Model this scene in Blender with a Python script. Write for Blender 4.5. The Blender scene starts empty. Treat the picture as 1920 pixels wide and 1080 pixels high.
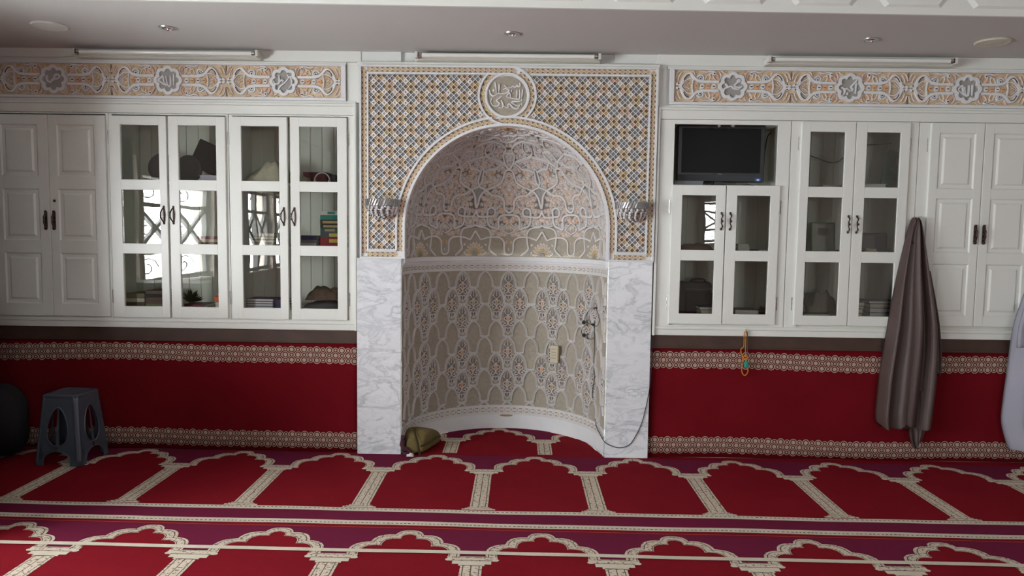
import bpy, bmesh, math, random
from mathutils import Vector, Matrix, Quaternion
from math import sin, cos, pi, radians, sqrt, atan2, hypot

# ------------------------------------------------------------------ camera, light, exposure
S = bpy.context.scene
COL = S.collection
CAMH = 1.51
cam_d = bpy.data.cameras.new('camera')
cam = bpy.data.objects.new('camera', cam_d); COL.objects.link(cam); S.camera = cam
cam_d.sensor_width = 36.0
cam_d.lens = 1343.4 / 1920 * 36.0
cam_d.clip_start = 0.05; cam_d.clip_end = 200
cam.location = (0, -4.825, CAMH)
_r = (Matrix.Rotation(0.009874, 3, 'Z') @ Matrix.Rotation(-0.075795, 3, 'X') @ Matrix.Rotation(-0.01321, 3, 'Y'))
cam.rotation_euler = (_r @ Matrix.Rotation(pi / 2, 3, 'X')).to_euler()

W = bpy.data.worlds.new('daylight'); S.world = W; W.use_nodes = True
W.node_tree.nodes['Background'].inputs[0].default_value = (0.925, 0.965, 0.985, 1)
W.node_tree.nodes['Background'].inputs[1].default_value = 30.0
S.view_settings.view_transform = 'Standard'; S.view_settings.look = 'None'
S.view_settings.gamma = 1.0; S.view_settings.use_curve_mapping = False
S.view_settings.exposure = 0.90

# room extents and its windows (openings): daylight comes in through these
RX0, RX1, RYB, RH = -3.66, 5.6, -9.6, 3.05
WIN_L = [(-2.10, -1.80, 0.95, 2.2), (-3.82, -2.20, 0.95, 2.03), (-5.62, -4.72, 0.95, 2.05), (-6.75, -5.75, 0.95, 2.05)]   # y0,y1,z0,z1 in the left wall
WIN_B = [(2.25, 2.85, 1.2, 2.4), (3.40, 3.92, 1.40, 2.18), (4.30, 4.54, 1.30, 2.18)]    # x0,x1,z0,z1 in the back wall; the first one added for extra light
def daylight(loc, rot, sx, sy, watts, name):
    l = bpy.data.lights.new(name, 'AREA'); l.shape = 'RECTANGLE'; l.size = sx; l.size_y = sy
    l.energy = watts; l.color = (0.90, 0.95, 1.0)
    o = bpy.data.objects.new(name, l); o.location = loc; o.rotation_euler = rot; COL.objects.link(o)
    l.cycles.is_portal = (watts == 0)
for y0, y1, z0, z1 in WIN_L:
    daylight((RX0 - 0.26, (y0 + y1) / 2, (z0 + z1) / 2), (0, -pi / 2, 0), z1 - z0, y1 - y0, 0, 'window_portal')
for x0, x1, z0, z1 in WIN_B:
    daylight(((x0 + x1) / 2, RYB - 0.26, (z0 + z1) / 2), (pi / 2, 0, 0), x1 - x0, z1 - z0, 0, 'window_portal')

# ------------------------------------------------------------------ node helpers
class E:
    """a value socket with arithmetic"""
    t = None
    def __init__(s, sock): s.s = sock
    @staticmethod
    def m(op, *a):
        n = E.t.nodes.new('ShaderNodeMath'); n.operation = op
        for i, v in enumerate(a):
            if isinstance(v, E): E.t.links.new(v.s, n.inputs[i])
            else: n.inputs[i].default_value = v
        return E(n.outputs[0])
    def __add__(s, o): return E.m('ADD', s, o)
    __radd__ = __add__
    def __sub__(s, o): return E.m('SUBTRACT', s, o)
    def __rsub__(s, o): return E.m('SUBTRACT', o, s)
    def __mul__(s, o): return E.m('MULTIPLY', s, o)
    __rmul__ = __mul__
    def __truediv__(s, o): return E.m('DIVIDE', s, o)
    def lt(s, o): return E.m('LESS_THAN', s, o)
    def gt(s, o): return E.m('GREATER_THAN', s, o)
    def ab(s): return E.m('ABSOLUTE', s)
    def rnd(s): return E.m('ROUND', s)
    def sq(s): return E.m('SQRT', s)
    def sin(s): return E.m('SINE', s)
    def mx(s, o): return E.m('MAXIMUM', s, o)
    def mn(s, o): return E.m('MINIMUM', s, o)
    def mod(s, o): return E.m('FLOORED_MODULO', s, o)

def rgba(c): return (c[0], c[1], c[2], 1.0)
def new_mat(name):
    m = bpy.data.materials.new(name); m.use_nodes = True
    nt = m.node_tree; b = nt.nodes['Principled BSDF']; E.t = nt
    return m, nt, b
def noise(nt, scale, detail=3, rough=0.5, vec=None, dist=0.0):
    n = nt.nodes.new('ShaderNodeTexNoise'); n.inputs['Scale'].default_value = scale
    n.inputs['Detail'].default_value = detail; n.inputs['Roughness'].default_value = rough
    n.inputs['Distortion'].default_value = dist
    if vec is None:
        tc = nt.nodes.new('ShaderNodeTexCoord'); vec = tc.outputs['Object']
    nt.links.new(vec, n.inputs['Vector']); return n
def mix(nt, fac, a, b):
    n = nt.nodes.new('ShaderNodeMix'); n.data_type = 'RGBA'
    for i, v in ((0, fac), (6, a), (7, b)):
        if isinstance(v, E): nt.links.new(v.s, n.inputs[i])
        elif hasattr(v, 'links'): nt.links.new(v, n.inputs[i])
        elif isinstance(v, tuple): n.inputs[i].default_value = rgba(v)
        else: n.inputs[i].default_value = v
    return n.outputs[2]
def bump(nt, b, h, dist, strength=1.0):
    n = nt.nodes.new('ShaderNodeBump'); n.inputs['Distance'].default_value = dist; n.inputs['Strength'].default_value = strength
    nt.links.new(h.s if isinstance(h, E) else h, n.inputs['Height']); nt.links.new(n.outputs[0], b.inputs['Normal'])
def mat(name, col, rough=0.6, metal=0.0, var=0.08, vscale=6.0, bmp=0.0, bscale=60.0, spec=None, coat=0.0):
    m, nt, b = new_mat(name)
    b.inputs['Roughness'].default_value = rough; b.inputs['Metallic'].default_value = metal
    if spec is not None: b.inputs['Specular IOR Level'].default_value = spec
    if coat: b.inputs['Coat Weight'].default_value = coat; b.inputs['Coat Roughness'].default_value = 0.12
    n = noise(nt, vscale)
    lo = tuple(max(0, c * (1 - var)) for c in col); hi = tuple(min(1, c * (1 + var)) for c in col)
    nt.links.new(mix(nt, n.outputs[0], lo, hi), b.inputs['Base Color'])
    if bmp: bump(nt, b, noise(nt, bscale, 4).outputs[0], bmp)
    return m

M = {}
M['paint'] = mat('white gloss paint', (0.745, 0.765, 0.72), 0.33, var=0.03, vscale=2.0, bmp=0.0012, bscale=22)
M['wall'] = mat('white wall plaster', (0.70, 0.72, 0.70), 0.8, var=0.04, vscale=1.5, bmp=0.001, bscale=30)
M['roomwall'] = mat('brownish far wall paint', (0.36, 0.32, 0.28), 0.8)
M['soffit'] = mat('grey beige ceiling paint', (0.60, 0.60, 0.585), 0.85, var=0.03, vscale=0.8)
M['stucco'] = mat('carved white stucco', (0.73, 0.74, 0.75), 0.6, var=0.05, vscale=14, bmp=0.0006, bscale=160)
M['stucco_niche'] = mat('carved grey white stucco', (0.66, 0.64, 0.625), 0.65, var=0.06, vscale=14, bmp=0.0006, bscale=160)
M['orange'] = mat('stucco painted orange', (0.70, 0.42, 0.25), 0.75, var=0.22, vscale=18)
M['ochre'] = mat('stucco painted ochre', (0.55, 0.42, 0.21), 0.75, var=0.20, vscale=18)
M['tan'] = mat('stucco painted tan', (0.56, 0.41, 0.26), 0.75, var=0.18, vscale=18)
M['pink'] = mat('stucco painted rose', (0.58, 0.39, 0.30), 0.75, var=0.15, vscale=18)
M['slate'] = mat('stucco painted slate grey', (0.27, 0.275, 0.28), 0.8, var=0.2, vscale=20)
M['umber'] = mat('stucco painted umber', (0.21, 0.16, 0.10), 0.85, var=0.2, vscale=20)
M['palewarm'] = mat('pale warm lattice paint', (0.74, 0.64, 0.50), 0.7, var=0.1, vscale=14)
M['friezeground'] = mat('light tan frieze ground', (0.62, 0.48, 0.33), 0.75, var=0.3, vscale=30)
M['pale'] = mat('pale warm stucco', (0.62, 0.55, 0.46), 0.75)
M['ink'] = mat('black paint dots', (0.02, 0.02, 0.035), 0.6)
def stone(name, a, b_, sc):
    m, nt, b = new_mat(name); b.inputs['Roughness'].default_value = 0.85
    n = noise(nt, sc, 5, 0.65); n2 = noise(nt, 6, 2)
    c = mix(nt, n.outputs[0], a, b_); c = mix(nt, n2.outputs[0], c, tuple((x + y) * .55 for x, y in zip(a, b_)))
    nt.links.new(c, b.inputs['Base Color']); bump(nt, b, n.outputs[0], 0.004)
    return m
M['ground'] = stone('scored taupe stucco ground', (0.15, 0.13, 0.10), (0.56, 0.51, 0.42), 48)
M['greyground'] = stone('scored grey stucco ground', (0.25, 0.25, 0.235), (0.42, 0.41, 0.385), 90)
M['recess'] = mat('dark recess ground', (0.22, 0.195, 0.175), 0.85, var=0.3, vscale=40)  # darker ground in the gaps between raised ornament
# marble
def marble():
    m, nt, b = new_mat('white veined marble'); b.inputs['Roughness'].default_value = 0.22
    tc = nt.nodes.new('ShaderNodeTexCoord'); mp = nt.nodes.new('ShaderNodeMapping'); mp.inputs['Rotation'].default_value = (0, 0.7, 0)
    mp.inputs['Scale'].default_value = (1.0, 1.0, 2.1)
    nt.links.new(tc.outputs['Object'], mp.inputs['Vector']); v = mp.outputs[0]
    a = E(noise(nt, 3.2, 8, 0.62, v, 0.9).outputs[0]); c = E(noise(nt, 9.0, 6, 0.6, v, 0.6).outputs[0]); d = E(noise(nt, 1.7, 2, 0.5, v).outputs[0])
    vein = (1.0 - ((a - 0.5).ab() * 16.0)).mx(0.0); vein = vein * vein * (d * 1.7 - 0.35).mx(0.0).mn(1.0)
    vein2 = (1.0 - ((c - 0.52).ab() * 22.0)).mx(0.0) * (d * 2.0 - 0.7).mx(0.0).mn(1.0)
    base = mix(nt, a, (0.84, 0.86, 0.885), (0.70, 0.73, 0.765))
    c1 = mix(nt, vein * 0.95, base, (0.34, 0.38, 0.42)); c2 = mix(nt, vein2 * 0.5, c1, (0.40, 0.43, 0.46))
    nt.links.new(c2, b.inputs['Base Color']); return m
M['marble'] = marble()
# wall hanging carpet with its two bands of rings
def wall_carpet():
    m, nt, b = new_mat('red wall carpet with ring bands'); b.inputs['Roughness'].default_value = 0.95
    b.inputs['Specular IOR Level'].default_value = 0.05
    tc = nt.nodes.new('ShaderNodeTexCoord'); sp = nt.nodes.new('ShaderNodeSeparateXYZ'); nt.links.new(tc.outputs['Object'], sp.inputs[0])
    x = E(sp.outputs[0]); z = E(sp.outputs[2])
    wv = (x * 1.9).sin() * 0.007 + (x * 4.3 + 1.0).sin() * 0.004
    p, q = 0.0428, 0.0355
    res = None; dark = None
    for z0 in (0.668, 0.082):
        v = z - z0 - wv
        i = (x / p).rnd(); j = (v / q).rnd().mx(-1.0).mn(1.0)
        par = (i + j).mod(2.0)
        dx = x - i * p; dy = v - j * q; r = (dx * dx + dy * dy).sq()
        rout = par * 0.0062 + 0.0186; rr = par * 0.0058 + 0.0108
        ex = p - dx.ab(); r2 = (ex * ex + dy * dy).sq()
        cream = r.lt(rout).mx(r2.lt(0.0252) * par.lt(0.5))
        ring = (r - rr).ab().lt(0.0030)
        q_ = cream * (1.0 - ring)
        res = q_ if res is None else res.mx(q_)
        dk = ring * cream; dark = dk if dark is None else dark.mx(dk)
    n = noise(nt, 3.0, 3); n2 = noise(nt, 260, 2)
    red = mix(nt, n.outputs[0], (0.115, 0.005, 0.009), (0.18, 0.008, 0.013))
    c = mix(nt, dark, red, (0.07, 0.012, 0.010))
    c = mix(nt, res, c, mix(nt, n2.outputs[0], (0.32, 0.22, 0.18), (0.58, 0.45, 0.37)))
    nt.links.new(c, b.inputs['Base Color']); bump(nt, b, E(n2.outputs[0]) + res * 0.8, 0.0015)
    return m
M['wallcarpet'] = wall_carpet()
def pile(name, a, b_, sc=2.2):
    m, nt, b = new_mat(name); b.inputs['Roughness'].default_value = 0.95; b.inputs['Specular IOR Level'].default_value = 0.03
    n = noise(nt, sc, 4, 0.6); n2 = noise(nt, 300, 2)
    f = (E(n.outputs[0]) * 0.75 + E(n2.outputs[0]) * 0.35)
    nt.links.new(mix(nt, f, a, b_), b.inputs['Base Color']); bump(nt, b, n2.outputs[0], 0.003)
    return m
M['red'] = pile('crimson carpet pile', (0.155, 0.006, 0.012), (0.26, 0.014, 0.022))
M['purple'] = pile('plum carpet pile', (0.13, 0.012, 0.032), (0.18, 0.022, 0.060), 1.4)
def cream_pile():
    m, nt, b = new_mat('cream carpet pile with dark flecks'); b.inputs['Roughness'].default_value = 0.95
    b.inputs['Specular IOR Level'].default_value = 0.1
    n = noise(nt, 75, 2, 0.5); n2 = noise(nt, 8, 2); n3 = noise(nt, 300, 2)
    base = mix(nt, n2.outputs[0], (0.60, 0.52, 0.40), (0.70, 0.60, 0.48))
    k = (E(n.outputs[0]) - 0.56) * 12.0
    nt.links.new(mix(nt, k.mx(0.0).mn(0.8), base, (0.13, 0.07, 0.055)), b.inputs['Base Color'])
    bump(nt, b, n3.outputs[0], 0.002); return m
M['fleck'] = cream_pile()
M['cream'] = pile('plain cream carpet pile', (0.56, 0.50, 0.39), (0.74, 0.66, 0.54), 14)
M['thread'] = mat('dark outline thread', (0.10, 0.05, 0.05), 0.95)
M['orangeline'] = mat('thin orange thread line', (0.45, 0.06, 0.03), 0.9)
M['wood'] = mat('dark brown stained batten', (0.060, 0.032, 0.022), 0.6, var=0.35, vscale=9)
M['bronze'] = mat('dark bronze', (0.075, 0.052, 0.042), 0.38, 0.85, var=0.3, vscale=60)
M['steel'] = mat('polished steel', (0.62, 0.62, 0.62), 0.22, 1.0, var=0.05)
M['chrome'] = mat('bright chrome', (0.75, 0.75, 0.76), 0.12, 1.0)
M['silver'] = mat('tarnished silver', (0.50, 0.50, 0.50), 0.28, 0.9, var=0.2, vscale=80)
M['plastic'] = mat('off white enamel', (0.66, 0.65, 0.58), 0.4, var=0.04)
M['tube'] = mat('unlit fluorescent glass tube', (0.80, 0.80, 0.76), 0.18, var=0.02)
M['black'] = mat('black plastic', (0.014, 0.014, 0.016), 0.4)
M['screen'] = mat('dark glossy screen', (0.006, 0.006, 0.006), 0.4, spec=0.15)
M['dark'] = mat('black fabric', (0.012, 0.011, 0.014), 0.9, bmp=0.002)
M['charcoal'] = mat('charcoal felt', (0.035, 0.033, 0.040), 0.85)
M['stool'] = mat('blue grey moulded plastic', (0.070, 0.086, 0.112), 0.38, var=0.06)
M['robe'] = mat('brown grey satin cloth', (0.074, 0.047, 0.041), 0.5, var=0.12, vscale=3, bmp=0.0012, bscale=200)
M['lightrobe'] = mat('pale grey blue cotton', (0.34, 0.34, 0.40), 0.8, bmp=0.001, bscale=200)
M['olive'] = mat('olive green velvet cloth', (0.155, 0.115, 0.036), 0.85, var=0.2, vscale=12, bmp=0.002, bscale=150)
M['olivedark'] = mat('dark olive band', (0.055, 0.040, 0.012), 0.85)
M['maroon'] = mat('maroon cloth lining', (0.055, 0.008, 0.022), 0.85)
M['whitecloth'] = mat('white cotton', (0.62, 0.60, 0.56), 0.9)
M['creamcloth'] = mat('cream wool cloth', (0.46, 0.43, 0.33), 0.9, bmp=0.003, bscale=60)
M['browncloth'] = mat('brown and green patterned cloth', (0.20, 0.13, 0.09), 0.9, var=0.6, vscale=25, bmp=0.003)
M['inner'] = mat('grey green painted cabinet back', (0.70, 0.71, 0.63), 0.7, var=0.05)
M['page'] = mat('paper page block', (0.62, 0.58, 0.47), 0.85, var=0.12, vscale=120)
M['pagew'] = mat('white paper page block', (0.72, 0.71, 0.68), 0.85, var=0.08, vscale=120)
M['amber'] = mat('amber beads', (0.62, 0.22, 0.03), 0.3)
M['teal'] = mat('teal green tassel', (0.01, 0.26, 0.20), 0.8)
M['stain'] = mat('brown stain', (0.36, 0.24, 0.13), 0.8)
M['plant'] = mat('dry brown leaves', (0.075, 0.06, 0.03), 0.8, var=0.5, vscale=30)
def colmat(key, c, r=0.6):
    if key not in M: M[key] = mat(key, c, r, var=0.12, vscale=20)
    return M[key]
def glass_mat(name, tint, refl, rough=0.0, wav=0.0):
    m, nt, b = new_mat(name); nt.nodes.remove(b); out = nt.nodes['Material Output']
    t = nt.nodes.new('ShaderNodeBsdfTransparent'); t.inputs[0].default_value = rgba(tint)
    g = nt.nodes.new('ShaderNodeBsdfGlossy'); g.inputs['Roughness'].default_value = rough
    lw = nt.nodes.new('ShaderNodeFresnel'); lw.inputs[0].default_value = 1.5
    mx = nt.nodes.new('ShaderNodeMixShader'); E.t = nt
    f = (E(lw.outputs[0]) * refl).mn(1.0); nt.links.new(f.s, mx.inputs[0])
    nt.links.new(t.outputs[0], mx.inputs[1]); nt.links.new(g.outputs[0], mx.inputs[2]); nt.links.new(mx.outputs[0], out.inputs[0])
    if wav:
        n = noise(nt, 2.2, 2); bp = nt.nodes.new('ShaderNodeBump'); bp.inputs['Distance'].default_value = wav
        nt.links.new(n.outputs[0], bp.inputs['Height']); nt.links.new(bp.outputs[0], g.inputs['Normal'])
    return m
M['glass'] = glass_mat('cabinet window glass', (0.965, 0.975, 0.965), 1.9, 0.0, 0.0010)
M['bright'] = mat('bright cut glass', (0.86, 0.88, 0.88), 0.12, 0.35, var=0.02)
M['crystal'] = glass_mat('cut crystal', (0.93, 0.95, 0.96), 6.0, 0.05)

# ------------------------------------------------------------------ mesh helpers
class MB:
    def __init__(s, *mats): s.v = []; s.f = []; s.m = []; s.mats = [M[k] for k in mats] if mats else []
    def mi(s, k):
        mm = M[k]
        if mm not in s.mats: s.mats.append(mm)
        return s.mats.index(mm)
    def add(s, vs, fs, k=None):
        o = len(s.v); i = s.mi(k) if k else 0
        s.v += [tuple(p) for p in vs]
        for f in fs: s.f.append(tuple(o + a for a in f)); s.m.append(i)
        return s
    def box(s, x0, x1, y0, y1, z0, z1, k=None, b=0.0):
        if b:
            b = min(b, (x1 - x0) / 2.1, (y1 - y0) / 2.1, (z1 - z0) / 2.1)
            bm = bmesh.new(); bmesh.ops.create_cube(bm, size=1)
            for v in bm.verts: v.co = Vector(((x0 + x1) / 2 + v.co.x * (x1 - x0), (y0 + y1) / 2 + v.co.y * (y1 - y0), (z0 + z1) / 2 + v.co.z * (z1 - z0)))
            bmesh.ops.bevel(bm, geom=bm.edges[:], offset=b, segments=2, affect='EDGES', profile=0.5)
            return s.bm(bm, k)
        return s.add([(x0, y0, z0), (x1, y0, z0), (x1, y1, z0), (x0, y1, z0), (x0, y0, z1), (x1, y0, z1), (x1, y1, z1), (x0, y1, z1)],
                     [(3, 2, 1, 0), (4, 5, 6, 7), (0, 1, 5, 4), (1, 2, 6, 5), (2, 3, 7, 6), (3, 0, 4, 7)], k)
    def bm(s, bm, k=None):
        bm.verts.index_update(); bm.verts.ensure_lookup_table()
        s.add([v.co[:] for v in bm.verts], [tuple(v.index for v in f.verts) for f in bm.faces], k); bm.free(); return s
    def tube(s, pts, r, k=None, n=8, closed=False, flat=1.0):
        pts = [Vector(p) for p in pts]; L = len(pts); vs = []; fs = []
        up = None
        for i, p in enumerate(pts):
            a = pts[i - 1] if (i or closed) else p; b = pts[(i + 1) % L] if (i < L - 1 or closed) else p
            t = (b - a).normalized() if (b - a).length > 1e-9 else Vector((0, 0, 1))
            if up is None: up = t.orthogonal().normalized()
            up = (up - t * up.dot(t)); up = up.normalized() if up.length > 1e-6 else t.orthogonal().normalized()
            sd = t.cross(up); rr = r[i] if isinstance(r, (list, tuple)) else r
            for j in range(n):
                an = 2 * pi * j / n; vs.append(p + (up * cos(an) + sd * sin(an) * flat) * rr)
        R = L if closed else L - 1
        for i in range(R):
            for j in range(n):
                a = i * n + j; b = i * n + (j + 1) % n; c = ((i + 1) % L) * n
                fs.append((a, b, c + (j + 1) % n, c + j))
        if not closed: fs.append(tuple(range(n))[::-1]); fs.append(tuple((L - 1) * n + j for j in range(n)))
        return s.add(vs, fs, k)
    def lathe(s, prof, c, ax='z', n=24, k=None, a0=0, a1=2 * pi, mod=None):
        vs = []; fs = []; full = abs(a1 - a0 - 2 * pi) < 1e-6; N = n if full else n + 1
        for (r, h) in prof:
            for j in range(N):
                a = a0 + (a1 - a0) * j / n; rr = r * (mod(a, h) if mod else 1)
                p = (rr * cos(a), rr * sin(a), h)
                if ax == 'y': p = (p[0], h, p[1])
                if ax == 'x': p = (h, p[0], p[1])
                vs.append((c[0] + p[0], c[1] + p[1], c[2] + p[2]))
        for i in range(len(prof) - 1):
            for j in range(n if full else N - 1):
                a = i * N + j; b = i * N + (j + 1) % N; fs.append((a, b, b + N, a + N))
        if full:
            if prof[0][0] > 1e-6: fs.append(tuple(range(N))[::-1])
            if prof[-1][0] > 1e-6: fs.append(tuple((len(prof) - 1) * N + j for j in range(N)))
        return s.add(vs, fs, k)
    def prism(s, poly, y0, y1, k=None):          # polygon in x,z extruded along y
        n = len(poly); vs = [(x, y0, z) for x, z in poly] + [(x, y1, z) for x, z in poly]
        return s.add(vs, [tuple(range(n)), tuple(range(2 * n - 1, n - 1, -1))] + [(i, i + n, (i + 1) % n + n, (i + 1) % n) for i in range(n)], k)
    def ball(s, c, r, k=None, n=10, sc=(1, 1, 1)):
        prof = [(r * sin(pi * i / n), -r * cos(pi * i / n)) for i in range(n + 1)]
        o = len(s.v); s.lathe([(max(a, 1e-5), h) for a, h in prof], (0, 0, 0), 'z', n + 4, k)
        for i in range(o, len(s.v)):
            v = s.v[i]; s.v[i] = (c[0] + v[0] * sc[0], c[1] + v[1] * sc[1], c[2] + v[2] * sc[2])
        return s
    def build(s, name, key=None, parent=None, smooth=False, loc=(0, 0, 0)):
        me = bpy.data.meshes.new(name); me.from_pydata([(v[0] - loc[0], v[1] - loc[1], v[2] - loc[2]) for v in s.v], [], s.f)
        mats = s.mats or [M[key]]
        for mm in mats: me.materials.append(mm)
        me.polygons.foreach_set('material_index', s.m)
        if smooth: me.polygons.foreach_set('use_smooth', [True] * len(s.f))
        me.update(); o = bpy.data.objects.new(name, me); COL.objects.link(o); o.location = loc
        if smooth and smooth != 'full':
            try: me.set_sharp_from_angle(angle=radians(38))
            except Exception: pass
        if parent: o.parent = parent; o.matrix_parent_inverse = Matrix.Translation(-parent.location) if parent.location.length else Matrix()
        return o
def thing(name, label, cat, loc=(0, 0, 0), group=None):
    o = bpy.data.objects.new(name, None); COL.objects.link(o); o.location = loc; o.empty_display_size = 0.05
    return tag(o, label, cat, group)
def tag(o, label, cat, group=None):
    o['label'] = label; o['category'] = cat
    if group: o['group'] = group
    return o
def struct(o): o['kind'] = 'structure'; return o
def catmull(pts, n=6, closed=False):
    P = [tuple(p) for p in pts]; L = len(P); out = []
    rng = L if closed else L - 1
    for i in range(rng):
        p0 = P[i - 1] if (i or closed) else P[0]; p1 = P[i]; p2 = P[(i + 1) % L]; p3 = P[(i + 2) % L] if (i + 2 < L or closed) else P[-1]
        for k in range(n):
            t = k / n
            out.append(tuple(0.5 * ((2 * b) + (-a + c) * t + (2 * a - 5 * b + 4 * c - d) * t * t + (-a + 3 * b - 3 * c + d) * t ** 3) for a, b, c, d in zip(p0, p1, p2, p3)))
    if not closed: out.append(P[-1])
    return out

class Carve(MB):
    """relief ornament: 2D drawing (u, v) raised by h on any surface map(u, v, h)"""
    def __init__(s, fmap, eps=0.00006): MB.__init__(s); s.map = fmap; s.k = 0; s.eps = eps
    def ribbon(s, pts, w, h, key, groove=False, closed=False, base=0.0):
        s.k += 1; h = h + (s.k % 13) * s.eps
        L = len(pts)
        if L < 2: return
        if groove: prof = [(-.5, base), (-.42, h), (-.17, h), (-.09, base + (h - base) * .35), (.09, base + (h - base) * .35), (.17, h), (.42, h), (.5, base)]
        else: prof = [(-.5, base), (-.38, h), (.38, h), (.5, base)]
        n = len(prof); vs = []; fs = []
        for i in range(L):
            a = pts[i - 1] if (i or closed) else pts[i]; b = pts[(i + 1) % L] if (i < L - 1 or closed) else pts[i]; p = pts[i]
            d1 = (p[0] - a[0], p[1] - a[1]); d2 = (b[0] - p[0], b[1] - p[1])
            l1 = hypot(*d1) or 1e-9; l2 = hypot(*d2) or 1e-9
            t = (d1[0] / l1 + d2[0] / l2, d1[1] / l1 + d2[1] / l2) if (l1 > 1e-8 and l2 > 1e-8) else ((d1[0] + d2[0]), (d1[1] + d2[1]))
            l = hypot(*t) or 1e-9; nx, ny = -t[1] / l, t[0] / l
            mt = 1.0
            if l1 > 1e-8 and l2 > 1e-8:
                c = abs((-d1[1] / l1) * nx + (d1[0] / l1) * ny); mt = 1 / max(c, 0.6)
            ww = w[i] if isinstance(w, list) else w
            for q, hh in prof: vs.append(s.map(p[0] + nx * q * ww * mt, p[1] + ny * q * ww * mt, hh))
        for i in range(L if closed else L - 1):
            j = (i + 1) % L
            for q in range(n - 1): fs.append((i * n + q, i * n + q + 1, j * n + q + 1, j * n + q))
        if not closed: fs.append(tuple(range(n))); fs.append(tuple((L - 1) * n + q for q in range(n))[::-1])
        s.add(vs, fs, key)
    def blob(s, poly, h, key, base=0.0, slope=0.85, c=None):
        s.k += 1; h = h + (s.k % 13) * s.eps
        n = len(poly)
        if c is None: c = (sum(p[0] for p in poly) / n, sum(p[1] for p in poly) / n)
        vs = [s.map(p[0], p[1], base) for p in poly] + [s.map(c[0] + (p[0] - c[0]) * slope, c[1] + (p[1] - c[1]) * slope, h) for p in poly] + [s.map(c[0], c[1], h)]
        fs = []
        for i in range(n):
            j = (i + 1) % n; fs += [(i, j, n + j, n + i), (n + i, n + j, 2 * n)]
        s.add(vs, fs, key)
    def disc(s, u, v, r, h, key, base=0.0, n=10, sx=1, sy=1, rot=0, slope=.8):
        c_, s_ = cos(rot), sin(rot)
        s.blob([(u + r * (sx * cos(2 * pi * i / n) * c_ - sy * sin(2 * pi * i / n) * s_), v + r * (sx * cos(2 * pi * i / n) * s_ + sy * sin(2 * pi * i / n) * c_)) for i in range(n)], h, key, base, slope)
    def flat(s, poly, h, key):
        s.k += 1; s.add([s.map(p[0], p[1], h + (s.k % 13) * s.eps) for p in poly], [tuple(range(len(poly)))], key)

# ------------------------------------------------------------------ room shell
ZC = 2.695
def wall_front():
    m = MB('wall')
    # below the cabinets, above them, behind them and beside the niche
    for x0, x1 in ((RX0, -0.80), (0.61, RX1)):
        m.box(x0, x1, 0.004, 0.10, -0.02, 0.86)
        m.box(x0, x1, 0.0, 0.10, 2.33, RH)
    m.box(RX0, -0.80, 0.42, 0.52, -0.02, RH); m.box(0.61, RX1, 0.42, 0.52, -0.02, RH)
    m.box(-1.10, -0.80, 0.0, 0.42, 0.86, 2.33); m.box(0.61, 0.915, 0.0, 0.42, 0.86, 2.33)
    m.box(3.42, RX1, 0.0, 0.42, 0.86, 2.33); m.box(RX0, -3.545, 0.0, 0.42, 0.86, 2.33)
    m.box(-0.80, 0.61, 0.02, 0.9, 2.32, RH)
    m.box(-0.80, 0.61, 0.72, 0.9, -0.02, 2.32)
    return struct(m.build('wall_front'))
wall_front()
def wall_with_windows(name, axis, wins, a0, a1, pos, thick):
    m = MB('roomwall'); cuts = sorted(wins); c = a0
    def bx(p, q, z0, z1):
        if q - p < 1e-4 or z1 - z0 < 1e-4: return
        lo, hi = sorted((pos, pos + thick))
        if axis == 'y': m.box(lo, hi, p, q, z0, z1)
        else: m.box(p, q, lo, hi, z0, z1)
    for p, q, z0, z1 in cuts:
        bx(c, p, -0.02, RH); bx(p, q, -0.02, z0); bx(p, q, z1, RH); c = q
    bx(c, a1, -0.02, RH); return struct(m.build(name))
wall_with_windows('wall_left', 'y', WIN_L, RYB, 0.52, RX0, -0.25)
wall_with_windows('wall_back', 'x', WIN_B, RX0 - .25, RX1 + .25, RYB, -0.25)
struct(MB('roomwall').box(RX1, RX1 + .25, RYB, 0.52, -0.02, RH).build('wall_right'))
struct(MB('wall').box(RX0 - .25, RX1 + .25, RYB - .25, 0.9, -0.16, -0.02).build('floor'))
# lower ceiling by the wall (slightly skew front edge) and the higher ceiling behind it
m = MB('soffit'); ya, yb = -1.045, -0.80
v = [(RX0, ya, ZC), (RX1, yb, ZC), (RX1, 0.02, ZC), (RX0, 0.02, ZC)]
m.add(v + [(a, b, RH + .1) for a, b, c in v], [(0, 1, 2, 3), (4, 7, 6, 5), (0, 4, 5, 1), (1, 5, 6, 2), (2, 6, 7, 3), (3, 7, 4, 0)])
struct(m.build('ceiling'))
struct(MB('wall').box(RX0 - .25, RX1 + .25, RYB - .25, -0.7, RH, RH + .12).build('ceiling'))
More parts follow.
